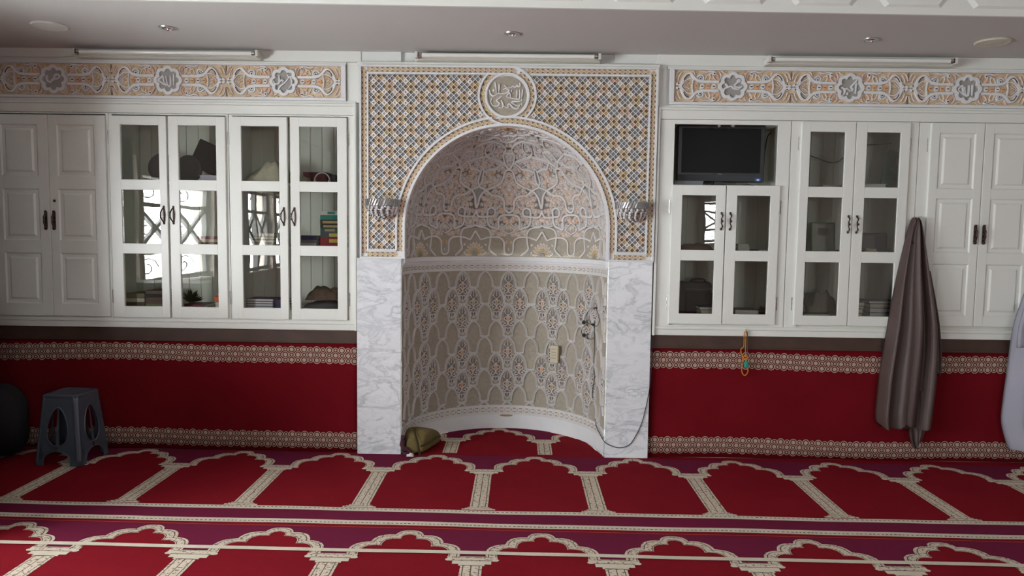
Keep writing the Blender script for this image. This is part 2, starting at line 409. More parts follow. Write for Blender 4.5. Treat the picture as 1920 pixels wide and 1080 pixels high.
# panelled fascia on the front edge of the lower ceiling
m = MB('paint'); sl = (yb - ya) / (RX1 - RX0)
fy = lambda x: ya + (x - RX0) * sl
def fbox(x0, x1, d0, d1, z0, z1, ins=0.0):
    P = [(x0, fy(x0) - d0, z0), (x1, fy(x1) - d0, z0), (x1, fy(x1) - d0, z1), (x0, fy(x0) - d0, z1),
         (x0 + ins, fy(x0) - d1, z0 + ins * .6), (x1 - ins, fy(x1) - d1, z0 + ins * .6), (x1 - ins, fy(x1) - d1, z1), (x0 + ins, fy(x0) - d1, z1)]
    m.add(P, [(4, 5, 6, 7), (0, 1, 5, 4), (1, 2, 6, 5), (2, 3, 7, 6), (3, 0, 4, 7), (3, 2, 1, 0)])
fbox(RX0, RX1, 0, 0.018, ZC - .001, RH)
x = -0.02 - 0.475 * 8
while x < 5.2:
    if x > RX0:
        xa, xb = x, x + 0.36    # a shallow coffer bracket, narrower at its foot
        z0, z1 = ZC + 0.035, RH - 0.03
        P = [(xa + .03, 0.018, z0), (xb - .03, 0.018, z0), (xb + .07, 0.018, z0 + .12), (xb + .07, 0.018, z1), (xa - .07, 0.018, z1), (xa - .07, 0.018, z0 + .12)]
        Q = [(xa + .05, 0.030, z0 + .012), (xb - .05, 0.030, z0 + .012), (xb + .045, 0.030, z0 + .125), (xb + .045, 0.030, z1), (xa - .045, 0.030, z1), (xa - .045, 0.030, z0 + .125)]
        n = 6; V = [(a, fy(a) - b, c) for a, b, c in P + Q]
        m.add(V, [tuple(range(6, 12))] + [(i, (i + 1) % 6, 6 + (i + 1) % 6, 6 + i) for i in range(6)])
    x += 0.475
struct(m.build('trim_1'))
# white bands above and beside the carved friezes
m = MB('paint')
for x0, x1 in ((RX0, -1.065), (0.892, RX1)):
    m.box(x0, x1, -0.006, 0.004, 2.625, ZC)
m.box(RX0, -1.158, -0.018, 0.004, 2.601, 2.622, b=.003); m.box(0.955, RX1, -0.018, 0.004, 2.601, 2.622, b=.003)
m.box(-1.085, 0.905, -0.03, 0.004, 2.600, 2.625, b=.003)
m.box(-1.157, -1.075, -0.012, 0.004, 2.36, 2.622, b=.002); m.box(0.895, 0.952, -0.012, 0.004, 2.36, 2.622, b=.002)
struct(m.build('trim_2'))
# windows mirrored in the cabinet glass, plus one added unseen for light
M['wframe'] = mat('dark painted window timber', (0.055, 0.05, 0.05), 0.5); M['iron'] = mat('wrought iron', (0.03, 0.03, 0.035), 0.5, 0.5)
def window(n, axis, a0, a1, z0, z1, pos, out, leaves):
    root = MB('wframe'); r = 0.035
    P = (lambda a, d, z: (pos + out * d, a, z)) if axis == 'y' else (lambda a, d, z: (a, pos + out * d, z))
    def bar(p, q, w=r, d=0.10, mb=root): mb.tube([P(p[0], d, p[1]), P(q[0], d, q[1])], w, n=4)
    for a in (a0 + r, a1 - r): bar((a, z0), (a, z1))
    for z in (z0 + r, z1 - r): bar((a0, z), (a1, z))
    g = MB('iron'); w = (a1 - a0) / leaves
    for k in range(leaves):
        u0, u1 = a0 + k * w, a0 + (k + 1) * w
        if k: bar((u0, z0), (u0, z1), 0.045)
        zt = z0 + (z1 - z0) * 0.74; zb = z0 + (z1 - z0) * 0.30
        bar((u0, zt), (u1, zt), 0.03); bar((u0, zb), (u1, zb), 0.03)
        bar((u0, zb), (u1, zt), 0.028); bar((u0, zt), (u1, zb), 0.028)
        for (zc, sg) in ((z1 - .14, 1), (z0 + .16, -1), ((zt + zb) / 2, 1)):
            pts = [P((u0 + u1) / 2 + sg * (0.16 - 0.012 * i) * w * cos(i * .7) * 2, 0.19, zc + (0.11 - 0.007 * i) * sin(i * .7)) for i in range(13)]
            g.tube(pts, 0.008, n=4)
    o = struct(root.build('window_%d' % n)); g.build('iron_scroll', parent=o); return o
k = 1
for y0, y1, z0, z1 in WIN_L: window(k, 'y', y0, y1, z0, z1, RX0, -1, 1 if y1 - y0 < .8 else 2); k += 1
for x0, x1, z0, z1 in WIN_B: window(k, 'x', x0, x1, z0, z1, RYB, -1, 1 if x1 - x0 < .6 else 2); k += 1

t = thing('window_curtain', 'pale blue curtain on the left wall, mirrored in the second glass door', 'curtain', (RX0 + .03, -3.7, 2.3)); M['curtain'] = mat('pale blue cotton', (0.42, 0.46, 0.58), 0.9)
m = MB('curtain'); vs = [(RX0 + .035 + .012 * sin(i * 1.1) + d, -3.87 - .72 * i / 40, z) for d in (0, .004) for z in (1.0, 2.35) for i in range(41)]
m.add(vs, [(i, i + 1, 42 + i, 41 + i) for i in range(40)] + [(123 + i, 124 + i, 83 + i, 82 + i) for i in range(40)]); m.build('cloth', parent=t, smooth=True)
MB('iron').tube([(RX0 + .04, -4.62, 2.36), (RX0 + .04, -3.84, 2.36)], .01).build('rod', parent=t)

# ------------------------------------------------------------------ carpets
CY = lambda x: -0.0125 * x                 # the carpet lies slightly askew to the wall
def arch_outline():
    def arc(a, b, bulge, n=7):
        mx, my = (a[0] + b[0]) / 2, (a[1] + b[1]) / 2; dx, dy = b[0] - a[0], b[1] - a[1]; out = []
        for i in range(n):
            t = i / n; k = 4 * t * (1 - t) * bulge
            out.append((a[0] + dx * t - dy * k, a[1] + dy * t + dx * k))
        return out
    o = arc((0, 0), (.070, -.052), .22) + arc((.070, -.052), (.178, -.138), .24) + arc((.178, -.138), (.268, -.250), .24) + [(.268, -.250), (.268, -.281)]
    i = arc((0, -.046), (.036, -.098), .26) + arc((.036, -.098), (.120, -.178), .30) + arc((.120, -.178), (.214, -.252), .28) + [(.214, -.252), (.214, -.281)]
    return o, i
A_OUT, A_IN = arch_outline()
def carpet_row(mb, xa, yo, k0, k1, z, cap_y, top=None, clip=None, ybase=None):
    """one row of woven arches; xa = x of a pillar, yo = y of the arch tips"""
    per = 0.657
    def P(x, y, dz=0.0): return (x, y + CY(x) + yo, z + dz)
    def quad(pts, key, dz=0.0):
        c = (sum(p[0] for p in pts) / len(pts), sum(p[1] for p in pts) / len(pts) + yo)
        if clip and not clip(*c): return
        mb.add([P(p[0], p[1], dz) for p in pts], [tuple(range(len(pts)))], key)
    for k in range(k0, k1):
        xc = xa + per * (k + .5)
        for sg in (-1, 1):
            for i in range(len(A_OUT) - 1):
                a, b, c, d = A_OUT[i], A_OUT[i + 1], A_IN[i + 1], A_IN[i]
                q = [(xc + sg * p[0], p[1]) for p in (a, b, c, d)]
                quad(q if sg < 0 else q[::-1], 'fleck', .0012)
                # two dark threads following the ribbon and the plum field above it
                for t0, t1 in ((.22, .30), (.86, .93)):
                    w = lambda p, r, t: (xc + sg * (p[0] + (r[0] - p[0]) * t), p[1] + (r[1] - p[1]) * t)
                    q = [w(a, d, t0), w(b, c, t0), w(b, c, t1), w(a, d, t1)]
                    quad(q if sg < 0 else q[::-1], 'thread', .0016)
                if top is not None:
                    q = [(xc + sg * a[0], top), (xc + sg * b[0], top), (xc + sg * b[0], b[1]), (xc + sg * a[0], a[1])]
                    quad(q[::-1] if sg > 0 else q, 'purple', .0006)
            e = A_OUT[-1]
            if top is not None:
                q = [(xc + sg * e[0], top), (xc + sg * per / 2, top), (xc + sg * per / 2, e[1] - .03), (xc + sg * e[0], e[1] - .03)]
                quad(q[::-1] if sg > 0 else q, 'purple', .0006)
    yc = cap_y
    for k in range(k0, k1 + 1):
        x = xa + per * k; w0 = .118
        def box(x0, x1, y0, y1, key, dz):
            n = max(1, int(abs(y1 - y0) / .05)) if clip else 1
            for i in range(n):
                a = y0 + (y1 - y0) * i / n; b = y0 + (y1 - y0) * (i + 1) / n
                quad([(x + x0, b), (x + x1, b), (x + x1, a), (x + x0, a)], key, dz)
        box(-w0, w0, yc, yc - .047, 'fleck', .0014); box(-w0 * .8, w0 * .8, yc - .006, yc - .010, 'thread', .0018); box(-w0 * .8, w0 * .8, yc - .040, yc - .045, 'thread', .0018)
        for sg in (-1, 1):
            quad([(x + sg * (w0 - .01) + .018 * cos(t * pi / 4), yc - .035 + .012 * sin(t * pi / 4)) for t in range(8)], 'cream', .0015)
        box(-.090, .090, yc - .047, yc - .078, 'cream', .0014); box(-.060, .060, yc - .078, yc - .095, 'cream', .0014)
        yb = ybase if ybase is not None else yc - .640
        box(-.050, .050, yc - .090, yb, 'fleck', .0014)
        for q in (-.038, .036, -.001): box(q - .0015, q + .0025, yc - .095, yb, 'thread', .0018)
        if ybase is None:
            for a, b, c in ((.062, 0, .012), (.075, .012, .024), (.092, .024, .040)): box(-a, a, yb - b, yb - c, 'fleck', .0014)
            box(-.08, .08, yb - .012, yb - .016, 'thread', .0018)
def strip(mb, y0, y1, x0, x1, key, dz, wob=0.0, n=160, z=0.0):
    vs = []; fs = []; rnd = random.Random(int(abs(y0) * 1e4))
    for i in range(n + 1):
        x = x0 + (x1 - x0) * i / n; j = wob * (sin(x * 3.1 + y0 * 7) + .6 * sin(x * 7.7 + y0))
        vs += [(x, y0 + CY(x) + j + rnd.uniform(-1, 1) * wob * .15, z + dz), (x, y1 + CY(x) + j + rnd.uniform(-1, 1) * wob * .15, z + dz)]
    for i in range(n): fs.append((2 * i, 2 * i + 1, 2 * i + 3, 2 * i + 2))
    mb.add(vs, fs, key)
ZP = 0.0
fc = MB('red', 'purple', 'fleck', 'cream', 'thread', 'orangeline')
fc.box(RX0 + .01, RX1 - .01, RYB + .01, -0.011, -0.018, ZP, 'red')
PIT = 1.246
for r in range(0, 7):
    yo = -0.060 - PIT * r
    carpet_row(fc, -0.206 + (0.0 if r == 0 else 0.006), yo, -5, 8, ZP, -0.276, top=(0.0 if r == 0 else .022))
    L1 = -1.023 - PIT * r
    for a, b, key in ((L1, L1 - .046, 'cream'), (L1 - .046, L1 - .172, 'purple'), (L1 - .172, L1 - .224, 'cream')):
        strip(fc, a, b, RX0 + .02, RX1 - .02, key, .001 if key == 'purple' else .0022, .0035, z=ZP)
    strip(fc, L1 - .251, L1 - .256, RX0 + .02, RX1 - .02, 'orangeline', .0014, .002, z=ZP)
    rnd = random.Random(r)
    for yy, sp in ((L1 - .018, .024), (L1 - .204, .022)):         # little dark stitches in the cream lines
        x = -3.6
        while x < 4.2:
            j = .0035 * (sin(x * 3.1 + yy * 7) + .6 * sin(x * 7.7 + yy)); w = rnd.uniform(.004, .008)
            fc.add([(x - w, yy - .005 + CY(x) + j, ZP + .003), (x + w, yy - .004 + CY(x) + j, ZP + .003), (x + w, yy + .003 + CY(x) + j, ZP + .003), (x - w, yy + .004 + CY(x) + j, ZP + .003)], [(0, 1, 2, 3)], 'thread')
            x += sp * rnd.uniform(.85, 1.15)
        if r > 1: break
fco = tag(fc.build('prayer_carpet'), 'crimson prayer carpet of woven cream arches covering the whole floor', 'carpet')
tp = MB('cream'); strip(tp, -1.532, -1.566, RX0 + .03, RX1 - .03, 'cream', .0045, .002, z=ZP)
tag(tp.build('row_tape'), 'plain cream tape line laid across the front arches of the carpet', 'tape')
# small carpet laid inside the niche
NX, NY, NR = -0.098, -0.030, 0.690
nc = MB('red', 'purple', 'fleck', 'cream', 'thread')
def inside(x, y, m=0.012):
    if hypot(x - NX, y - NY) > NR - m and y > NY: return False
    if y <= -0.012: return False
    return (x - .455) * (-.56) - (y - .485) * (.165) > -0.0 if x > .44 else True
edge = [(-0.784, -0.010), (-0.775, 0.05)]
for i in range(4, 41):
    a = pi - pi * i / 48; edge.append((NX + (NR - .012) * cos(a), NY + (NR - .012) * sin(a)))
edge = [e for e in edge if e[0] < .46]; edge += [(0.455, 0.488), (0.590, -0.010)]
nc.add([(x, y, ZP) for x, y in edge] + [(x, y, -.018) for x, y in edge], [tuple(range(len(edge)))[::-1]] + [(i, i + len(edge), (i + 1) % len(edge) + len(edge), (i + 1) % len(edge)) for i in range(len(edge))], 'red')
carpet_row(nc, -0.462, 0.630, -1, 2, ZP, -0.276, top=.03, clip=lambda x, y: inside(x, y, .02), ybase=-0.640)
no = tag(nc.build('niche_carpet'), 'small crimson arched carpet piece laid inside the prayer niche', 'carpet')
# red carpet hung on the wall under the cabinets
def wallcarpet(x0, x1, label):
    m = MB('wallcarpet'); n = 60; vs = []; fs = []
    for j in range(9):
        z = 0.002 + (0.752 - 0.002) * j / 8
        for i in range(n + 1):
            x = x0 + (x1 - x0) * i / n
            vs.append((x, -0.008 - 0.003 * sin(x * 3.3 + z) * (1 - j / 8) - .0025 * sin(x * 8 + 2 * z) * (1 - j / 8), z))
    for j in range(8):
        for i in range(n): a = j * (n + 1) + i; fs.append((a, a + 1, a + n + 2, a + n + 1))
    m.add(vs, fs); o = m.build('wall_carpet', smooth=True)
    s = o.modifiers.new('thick', 'SOLIDIFY'); s.thickness = 0.006; s.offset = 1
    return tag(o, label, 'wall carpet')
wallcarpet(RX0 + .01, -1.092, 'red wall carpet hung left of the niche behind the grey stool')
wallcarpet(0.895, 4.6, 'red wall carpet hung right of the niche behind the brown robe')
for x0, x1, lb in ((RX0 + .01, -1.094, 'dark brown wooden batten under the left cabinets'), (0.893, 4.6, 'dark brown wooden batten under the right cabinets, beads before it')):
    t = thing('wood_batten', lb, 'wood strip', (x0, 0, .75)); MB('wood').box(x0, x1, -0.020, 0.004, 0.752, 0.840, b=.003).build('board', parent=t)
    MB('wood').box(x0, x1, -0.026, -0.018, 0.752, 0.764, b=.002).build('lower_lip', parent=t)

# ------------------------------------------------------------------ the mihrab
AX, AZ, AR = -0.092, 1.542, 0.670
mih = thing('mihrab', 'arched prayer niche of carved painted stucco with white marble piers', 'prayer niche', (AX, 0, 0))
for x0, x1, lb in ((-1.087, -0.791, 'left marble pier'), (0.595, 0.888, 'right marble pier with a cable across it')):
    o = MB('marble').box(x0, x1, -0.050, 0.02, 0.0, 1.334, b=.002).build('marble_pier', parent=mih); o['label'] = lb
    for zz in (.38, 1.22): pass
# --- spandrel panel
FY = -0.044
fm = lambda u, v, h: (u, FY - h, v)
X0, X1, Z0, Z1 = -1.066, 0.892, 1.333, 2.598
def arch_path(r, n=64, zb=None, a0=180, a1=0):
    pts = []
    if zb is not None and a0 == 180: pts += [(AX - r, zb + (AZ - zb) * i / 6) for i in range(6)]
    pts += [(AX + r * cos(radians(a0 + (a1 - a0) * i / n)), AZ + r * sin(radians(a0 + (a1 - a0) * i / n))) for i in range(n + 1)]
    if zb is not None and a1 == 0: pts += [(AX + r, AZ + (zb - AZ) * i / 6) for i in range(1, 7)]
    return pts
pl = MB('stucco'); ip = arch_path(AR, 64, Z0); op = []
for p in ip:
    if p[1] <= AZ + 1e-6: op.append((X0 if p[0] < AX else X1, p[1]))
    else:
        a = atan2(p[1] - AZ, p[0] - AX); c, s_ = cos(a), sin(a)
        t = min((X1 - AX) / c if c > 1e-6 else 1e9, (X0 - AX) / c if c < -1e-6 else 1e9, (Z1 - AZ) / s_ if s_ > 1e-6 else 1e9)
        op.append((AX + t * c, AZ + t * s_))
for i in range(1, len(op)):          # put vertices exactly in the two upper corners
    pass
n = len(ip); vs = []
for (a, b) in ip: vs.append((a, FY, b))
for (a, b) in op: vs.append((a, FY, b))
for (a, b) in ip: vs.append((a, 0.02, b))
for (a, b) in op: vs.append((a, 0.0, b))
fs = []
for i in range(n - 1): fs += [(i, i + 1, n + i + 1, n + i), (i + 1, i, 2 * n + i, 2 * n + i + 1), (n + i, n + i + 1, 3 * n + i + 1, 3 * n + i)]
fs += [(0, n, 3 * n, 2 * n), (n - 1, 3 * n - 1, 4 * n - 1, 2 * n - 1)]
for cx, cz in ((X0, Z1), (X1, Z1)):
    for i in range(n - 1):
        a, b = op[i], op[i + 1]
        if abs(a[0] - b[0]) > 1e-6 and abs(a[1] - b[1]) > 1e-6:
            if (abs(a[0] - cx) < 1e-6 or abs(b[0] - cx) < 1e-6):
                k = len(vs); vs.append((cx, FY, cz)); fs.append((n + i, n + i + 1, k))
pl.add(vs, fs); pl.build('spandrel_ground', parent=mih)
CX, CZ, RI, RO = -0.095, 2.411, 0.132, 0.187
q = 0.01754; gx, gz = -0.936, 2.461; TH = .0085
IBX0, IBX1, IBZ0, IBZ1 = -1.011, 0.838, 1.390, 2.546
gr = Carve(fm, 0); rnd = random.Random(5)
def cell(pts, cc, key, rr0=.86, fk='stucco'):
    vs = [fm(p[0], p[1], TH) for p in pts] + [fm(cc[0] + (p[0] - cc[0]) * rr0, cc[1] + (p[1] - cc[1]) * rr0, TH) for p in pts] + [fm(cc[0] + (p[0] - cc[0]) * (rr0 - .10), cc[1] + (p[1] - cc[1]) * (rr0 - .10), .0006) for p in pts]
    k = len(pts)
    if key is None: gr.add(vs[:k], [tuple(range(k))], 'stucco'); return
    gr.add(vs[:2 * k], [(i, (i + 1) % k, k + (i + 1) % k, k + i) for i in range(k)], fk)
    gr.add(vs[k:], [(i, (i + 1) % k, k + (i + 1) % k, k + i) for i in range(k)] + [tuple(range(k, 2 * k))], key)
for i in range(-8, 112):
    for j in range(-68, 8):
        if (i + j) % 2: continue
        x, z = gx + i * q, gz + j * q
        if not (IBX0 < x < IBX1 and IBZ0 < z < IBZ1): continue
        d = hypot(x - AX, z - AZ) if z > AZ else abs(x - AX)
        dc = hypot(x - CX, z - CZ)
        if d < .733 or dc < RO + .002: continue
        pts = [(x - q, z), (x, z - q), (x + q, z), (x, z + q)]; o_ = []
        for (a, b) in pts:
            a = min(max(a, IBX0), IBX1); b = min(max(b, IBZ0), IBZ1)
            if b > AZ:
                dd = hypot(a - AX, b - AZ)
                if dd < .733: a, b = AX + (a - AX) * .733 / dd, AZ + (b - AZ) * .733 / dd
            elif abs(a - AX) < .733: a = AX + math.copysign(.733, a - AX)
            dd = hypot(a - CX, b - CZ)
            if dd < RO: a, b = CX + (a - CX) * RO / dd, CZ + (b - CZ) * RO / dd
            o_.append((a, b))
        cc = (sum(p[0] for p in o_) / 4, sum(p[1] for p in o_) / 4)
        fk = 'stucco'; ti, tj = i % 4, j % 4; TI, TJ = round(i / 4 + 1e-6), round(j / 4 + 1e-6)
        if (ti, tj) in ((1, 1), (1, 3), (3, 1), (3, 3)):
            par = (math.floor((i + 2) / 4) + math.floor((j + 2) / 4)) % 2
            fk = 'stucco' if par == 0 else 'palewarm'; key = 'slate' if par == 0 else rnd.choice(['tan', 'tan', 'ochre', 'tan', 'pink'])
        elif (ti, tj) == (0, 0):
            e0 = (i // 4 + j // 4) % 2 == 0; key = 'slate' if e0 else 'umber'; fk = 'stucco' if e0 else 'palewarm'
        elif (ti, tj) == (2, 2): key = 'pale'
        else: key = 'umber'
        cell(o_, cc, key, .50 if key == 'pale' else .84, fk)
def plen(path):
    L = [0]
    for a, b in zip(path, path[1:]): L.append(L[-1] + hypot(b[0] - a[0], b[1] - a[1]))
    return L
def lattice(cv, path, w, pitch, cols=('tan', 'ochre', 'tan', 'pink'), dark='umber', start=0):
    L = plen(path); N = max(1, round(L[-1] / pitch)); pt = L[-1] / N
    def at(s, t):
        s = min(max(s, 0), L[-1]); i = 0
        while i < len(L) - 2 and L[i + 1] < s: i += 1
        f = (s - L[i]) / ((L[i + 1] - L[i]) or 1); a, b = path[i], path[i + 1]; l = hypot(b[0] - a[0], b[1] - a[1]) or 1
        return (a[0] + (b[0] - a[0]) * f - (b[1] - a[1]) / l * t, a[1] + (b[1] - a[1]) * f + (b[0] - a[0]) / l * t)
    for k in range(N):
        s = k * pt; c = at(s + pt / 2, 0)
        def put(pp, key, sc=.80):
            P = [at(a, b) for a, b in pp]; g = (sum(p[0] for p in P) / len(P), sum(p[1] for p in P) / len(P))
            P = [(g[0] + (p[0] - g[0]) * sc, g[1] + (p[1] - g[1]) * sc) for p in P]
            cv.add([cv.map(p[0], p[1], .0012) for p in P], [tuple(range(len(P)))], key)
        put([(s, 0), (s + pt / 2, -w / 2), (s + pt, 0), (s + pt / 2, w / 2)], rnd.choice(cols), .78)
        for sg in (-1, 1):
            put([(s - pt / 2, sg * w / 2), (s, sg * w * .04), (s + pt / 2, sg * w / 2)], dark, .84)
        for a, b in (((s, -w / 2 * 0), (s + pt / 2, w / 2)), ((s + pt / 2, w / 2), (s + pt, 0)), ((s, 0), (s + pt / 2, -w / 2)), ((s + pt / 2, -w / 2), (s + pt, 0))):
            cv.ribbon([at(*a), at(*b)], .0042, .0042, 'palewarm')
gr.eps = .00004
ow = .034
lattice(gr, [(X0 + .014 + .017, Z0 + .035), (X0 + .014 + .017, Z1 - .012)], ow, .0335); lattice(gr, [(X1 - .031, Z0 + .035), (X1 - .031, Z1 - .012)], ow, .0335)
lattice(gr, [(X0 + .05, Z1 - .026), (CX + .06, Z1 - .026)], .030, .0335); lattice(gr, [(CX + .13, Z1 - .026), (X1 - .05, Z1 - .026)], .030, .0335)
lattice(gr, arch_path(.705, 90, Z0 + .05), .036, .0335)
for a, b in ((X0 + .05, AX - .72), (AX + .72, X1 - .05)): lattice(gr, [(a, Z0 + .028), (b, Z0 + .028)], .030, .0335)
for a_, b_ in ((62, -64), (244, 118)): lattice(gr, [(CX + .1595 * cos(radians(a_ + (b_ - a_) * i / 40)), CZ + .1595 * sin(radians(a_ + (b_ - a_) * i / 40))) for i in range(41)], .040, .0345)
gr.build('diamond_lattice', parent=mih)
bd = Carve(fm, .00015); HB = .0135
bd.ribbon(arch_path(.681, 96, Z0), .021, HB, 'stucco'); 
def arcp(cx, cz, r, a0, a1, n=40): return [(cx + r * cos(radians(a0 + (a1 - a0) * i / n)), cz + r * sin(radians(a0 + (a1 - a0) * i / n))) for i in range(n + 1)]
bd.ribbon([(AX - .731, IBZ0)] + arch_path(.731, 40, IBZ0, 180, 98)[1:], .017, HB, 'stucco')
bd.ribbon(arch_path(.731, 50, IBZ0, 90, 0), .017, HB, 'stucco')
bd.ribbon(arcp(CX, CZ, RI + .008, 0, 360, 72)[:-1], .017, HB, 'stucco', closed=True)
bd.ribbon(arcp(CX, CZ, RO, 78, -52), .017, HB, 'stucco'); bd.ribbon(arcp(CX, CZ, RO, 134, 262), .017, HB, 'stucco')
bd.ribbon([(CX + .005, IBZ1 + .004), (IBX0, IBZ1), (IBX0, IBZ0), (AX - .731, IBZ0)], .015, HB, 'stucco')
bd.ribbon([(CX + .150, IBZ1), (IBX1, IBZ1), (IBX1, IBZ0), (AX + .731, IBZ0)], .015, HB, 'stucco')
bd.ribbon([(AX - .67, Z0 + .006), (X0 + .007, Z0 + .006), (X0 + .007, Z1 - .005), (X1 - .007, Z1 - .005), (X1 - .007, Z0 + .006), (AX + .67, Z0 + .006)], .015, HB + .002, 'stucco')
bd.build('interlaced_bands', parent=mih)
# round calligraphy medallion
md = Carve(fm, .00012)
md.blob(arcp(CX, CZ, .128, 0, 360, 48)[:-1], .0022, 'ground', .0, .97); md.build('medallion_ground', parent=mih)
S1 = [[(900, 335), (915, 395), (872, 412), (850, 385), (828, 415), (795, 425), (770, 398), (735, 432), (660, 436), (588, 385)],
      [(570, 480), (630, 452), (695, 492), (650, 532), (600, 552), (520, 556), (450, 552)],
      [(408, 322), (425, 430), (440, 540)], [(492, 358), (492, 470), (486, 545)], [(298, 478), (318, 560), (375, 602), (430, 580), (480, 545)],
      [(968, 460), (955, 560), (944, 640)], [(905, 468), (908, 560), (902, 650), (830, 656), (740, 640), (640, 612)], [(850, 478), (853, 560), (850, 650)],
      [(640, 608), (672, 560), (700, 535), (722, 575), (728, 620)], [(742, 478), (742, 520)],
      [(928, 693), (870, 708), (800, 706), (745, 726), (800, 760), (870, 788), (922, 770)], [(915, 782), (860, 848), (790, 836), (745, 796), (700, 758), (670, 790), (690, 824), (640, 824), (598, 800)],
      [(538, 680), (572, 760), (568, 830), (480, 838)], [(548, 602), (490, 652), (440, 690), (492, 735), (480, 790), (420, 802), (360, 780), (328, 715), (345, 650)],
      [(950, 655), (946, 700)], [(948, 742), (956, 790)]]
ca = Carve(fm, .00012)
def script(cv, strokes, c, cx, cz, sc, w, h, key, base=0.002):
    for st in strokes:
        pts = catmull([(cx + (x - c[0]) / sc, cz - (y - c[1]) / sc) for x, y in st], 5)
        L = len(pts); cv.ribbon(pts, [w * (.62 + .38 * sin(pi * min(1, (i + .6) / (L * .75)))) for i in range(L)], h, key, base=base)
script(ca, S1, (658, 590), CX, CZ, 10.8 * 285, .0098, .0095, 'stucco')
ca.disc(CX - .0905, CZ + .033, .0095, .008, 'stucco', .002, 6, .8, 1.3)
ca.build('calligraphy', parent=mih)
# --- dome and the niche wall under it
def dmap(u, s, h):
    az = u / AR + 0.0127; r = AR - h
    if s < .209: return (AX + r * sin(az), r * cos(az), 1.333 + s)
    e = (s - .209) / AR; return (AX + r * sin(az) * cos(e), r * cos(az) * cos(e), AZ + r * sin(e))
HW = radians(22.5) * AR
def place(u, k): return k * HW + u if k % 2 == 0 else (k + 1) * HW - u
base = MB('ground', 'recess', 'stucco_niche'); nu, ns = 96, 70; vs = []
for j in range(ns + 1):
    s_ = .0 + (1.2614) * j / ns
    for i in range(nu + 1):
        az = -pi / 2 + pi * i / nu - .0127; vs.append(dmap(az * AR, s_, 0))
fs = []; o = 0
base.v = vs
for j in range(ns):
    for i in range(nu):
        a = j * (nu + 1) + i; base.f.append((a + 1, a, a + nu + 1, a + nu + 2)); base.m.append(0 if (j + .5) * 1.2614 / ns < .222 else 1)
base.build('dome_shell', parent=mih, smooth='full')
DT = {
'drop': [(0, 16), (2.2, 27), (2.9, 54), (3, 100), (3.4, 118), (5.3, 140), (8.4, 149), (12.4, 148), (16, 139), (18.9, 127)],
'star': [(18.9, 127), (22.5, 194)],
'side': [(7.9, 8), (12.8, 56), (12.6, 94), (12.1, 140), (12.1, 170), (13.5, 204), (16.3, 220), (20.3, 226), (22.5, 240)],
'cart': [(0, 319), (3.1, 319), (5.9, 307), (7.1, 281), (7.1, 213), (10.3, 222), (12.9, 233), (14.3, 267), (14.5, 327), (14.3, 357), (12.1, 374), (9.9, 362), (9.3, 338), (10.2, 313), (12.6, 306), (17, 302), (20.4, 304), (21.8, 327), (22.5, 357)],
'u2': [(0, 336), (2.3, 354), (3.3, 379), (3.3, 417), (4.7, 448), (7.7, 468), (11.5, 470), (13.9, 484), (16.1, 507), (18.9, 523), (21.8, 538), (22.5, 550)],
'sl': [(0, 694), (3, 677), (4.4, 621), (5.9, 580), (9.9, 547), (14.8, 523), (18.2, 499), (20.7, 456), (21.6, 406), (22.5, 368)],
'eye': [(22.5, 550), (20.9, 585), (21.2, 641), (21.2, 676), (22.5, 706)],
'a1': [(0, 694), (3.1, 734), (4.8, 781), (5.7, 844), (0, 853)],
'a2': [(0, 694), (4.9, 751), (12.2, 781), (19.6, 801), (22.5, 815)],
'a3': [(5.4, 751), (9, 722), (11.3, 694), (16.5, 688), (20.6, 668)],
'a5': [(5.7, 844), (3.6, 884), (4.8, 919), (10.8, 961), (22.5, 992)],
'a6': [(0, 985), (8.1, 995), (16.5, 1040), (22.5, 1046)],
'a7': [(0, 1090), (12, 1075), (22.5, 1100)],
'a8': [(22.5, 815), (19, 850), (17, 900), (19, 950), (22.5, 985)],
'inner': [(0, 175), (3.6, 196), (4.6, 215), (3.0, 236), (0, 262)],
'bar': [(14.4, 240), (18, 232), (22.5, 233)],
}
rib = Carve(dmap, .0001); segs = []
for nm, P in DT.items():
    P2 = catmull([(radians(a) * AR, s_ / 1000) for a, s_ in P], 5) if nm != 'star' else [(radians(a) * AR, s_ / 1000) for a, s_ in P]
    w = .0178 if nm not in ('inner', 'bar', 'star', 'side', 'drop') else (.009 if nm in ('inner', 'bar') else .0145)
    segs.append((P2, w))
    for k in range(-4, 4):
        rib.ribbon([(place(u, k), s_) for u, s_ in P2], w, .0135, 'stucco_niche')
rib.build('interlaced_ribbons', parent=mih)
orn = Carve(dmap, .00008); rnd = random.Random(11)
def dist(u, s_):
    ce = cos(max(0, (s_ - .209) / AR)); best = 9
    for P, w in segs:
        for a in P[::2]:
            d = hypot((a[0] - u) * ce, a[1] - s_) - w / 2
            if d < best: best = d
    return best
def both(fn):
    for k in range(-4, 4): fn(lambda u, k=k: place(u, k), 1 if k % 2 == 0 else -1)
def odisc(u, s_, r, h, key, n=8, sx=1, sy=1, rot=0, b=0):
    ce = max(.25, cos(max(0, (s_ - .209) / AR)))
    both(lambda pu, sg: orn.disc(pu(u), s_, r, h, key, b, n, sx / ce, sy, rot * sg))
def orib(pts, w, h, key, base=0):
    both(lambda pu, sg: orn.ribbon([(pu(a), b) for a, b in pts], w, h, key, base=base))
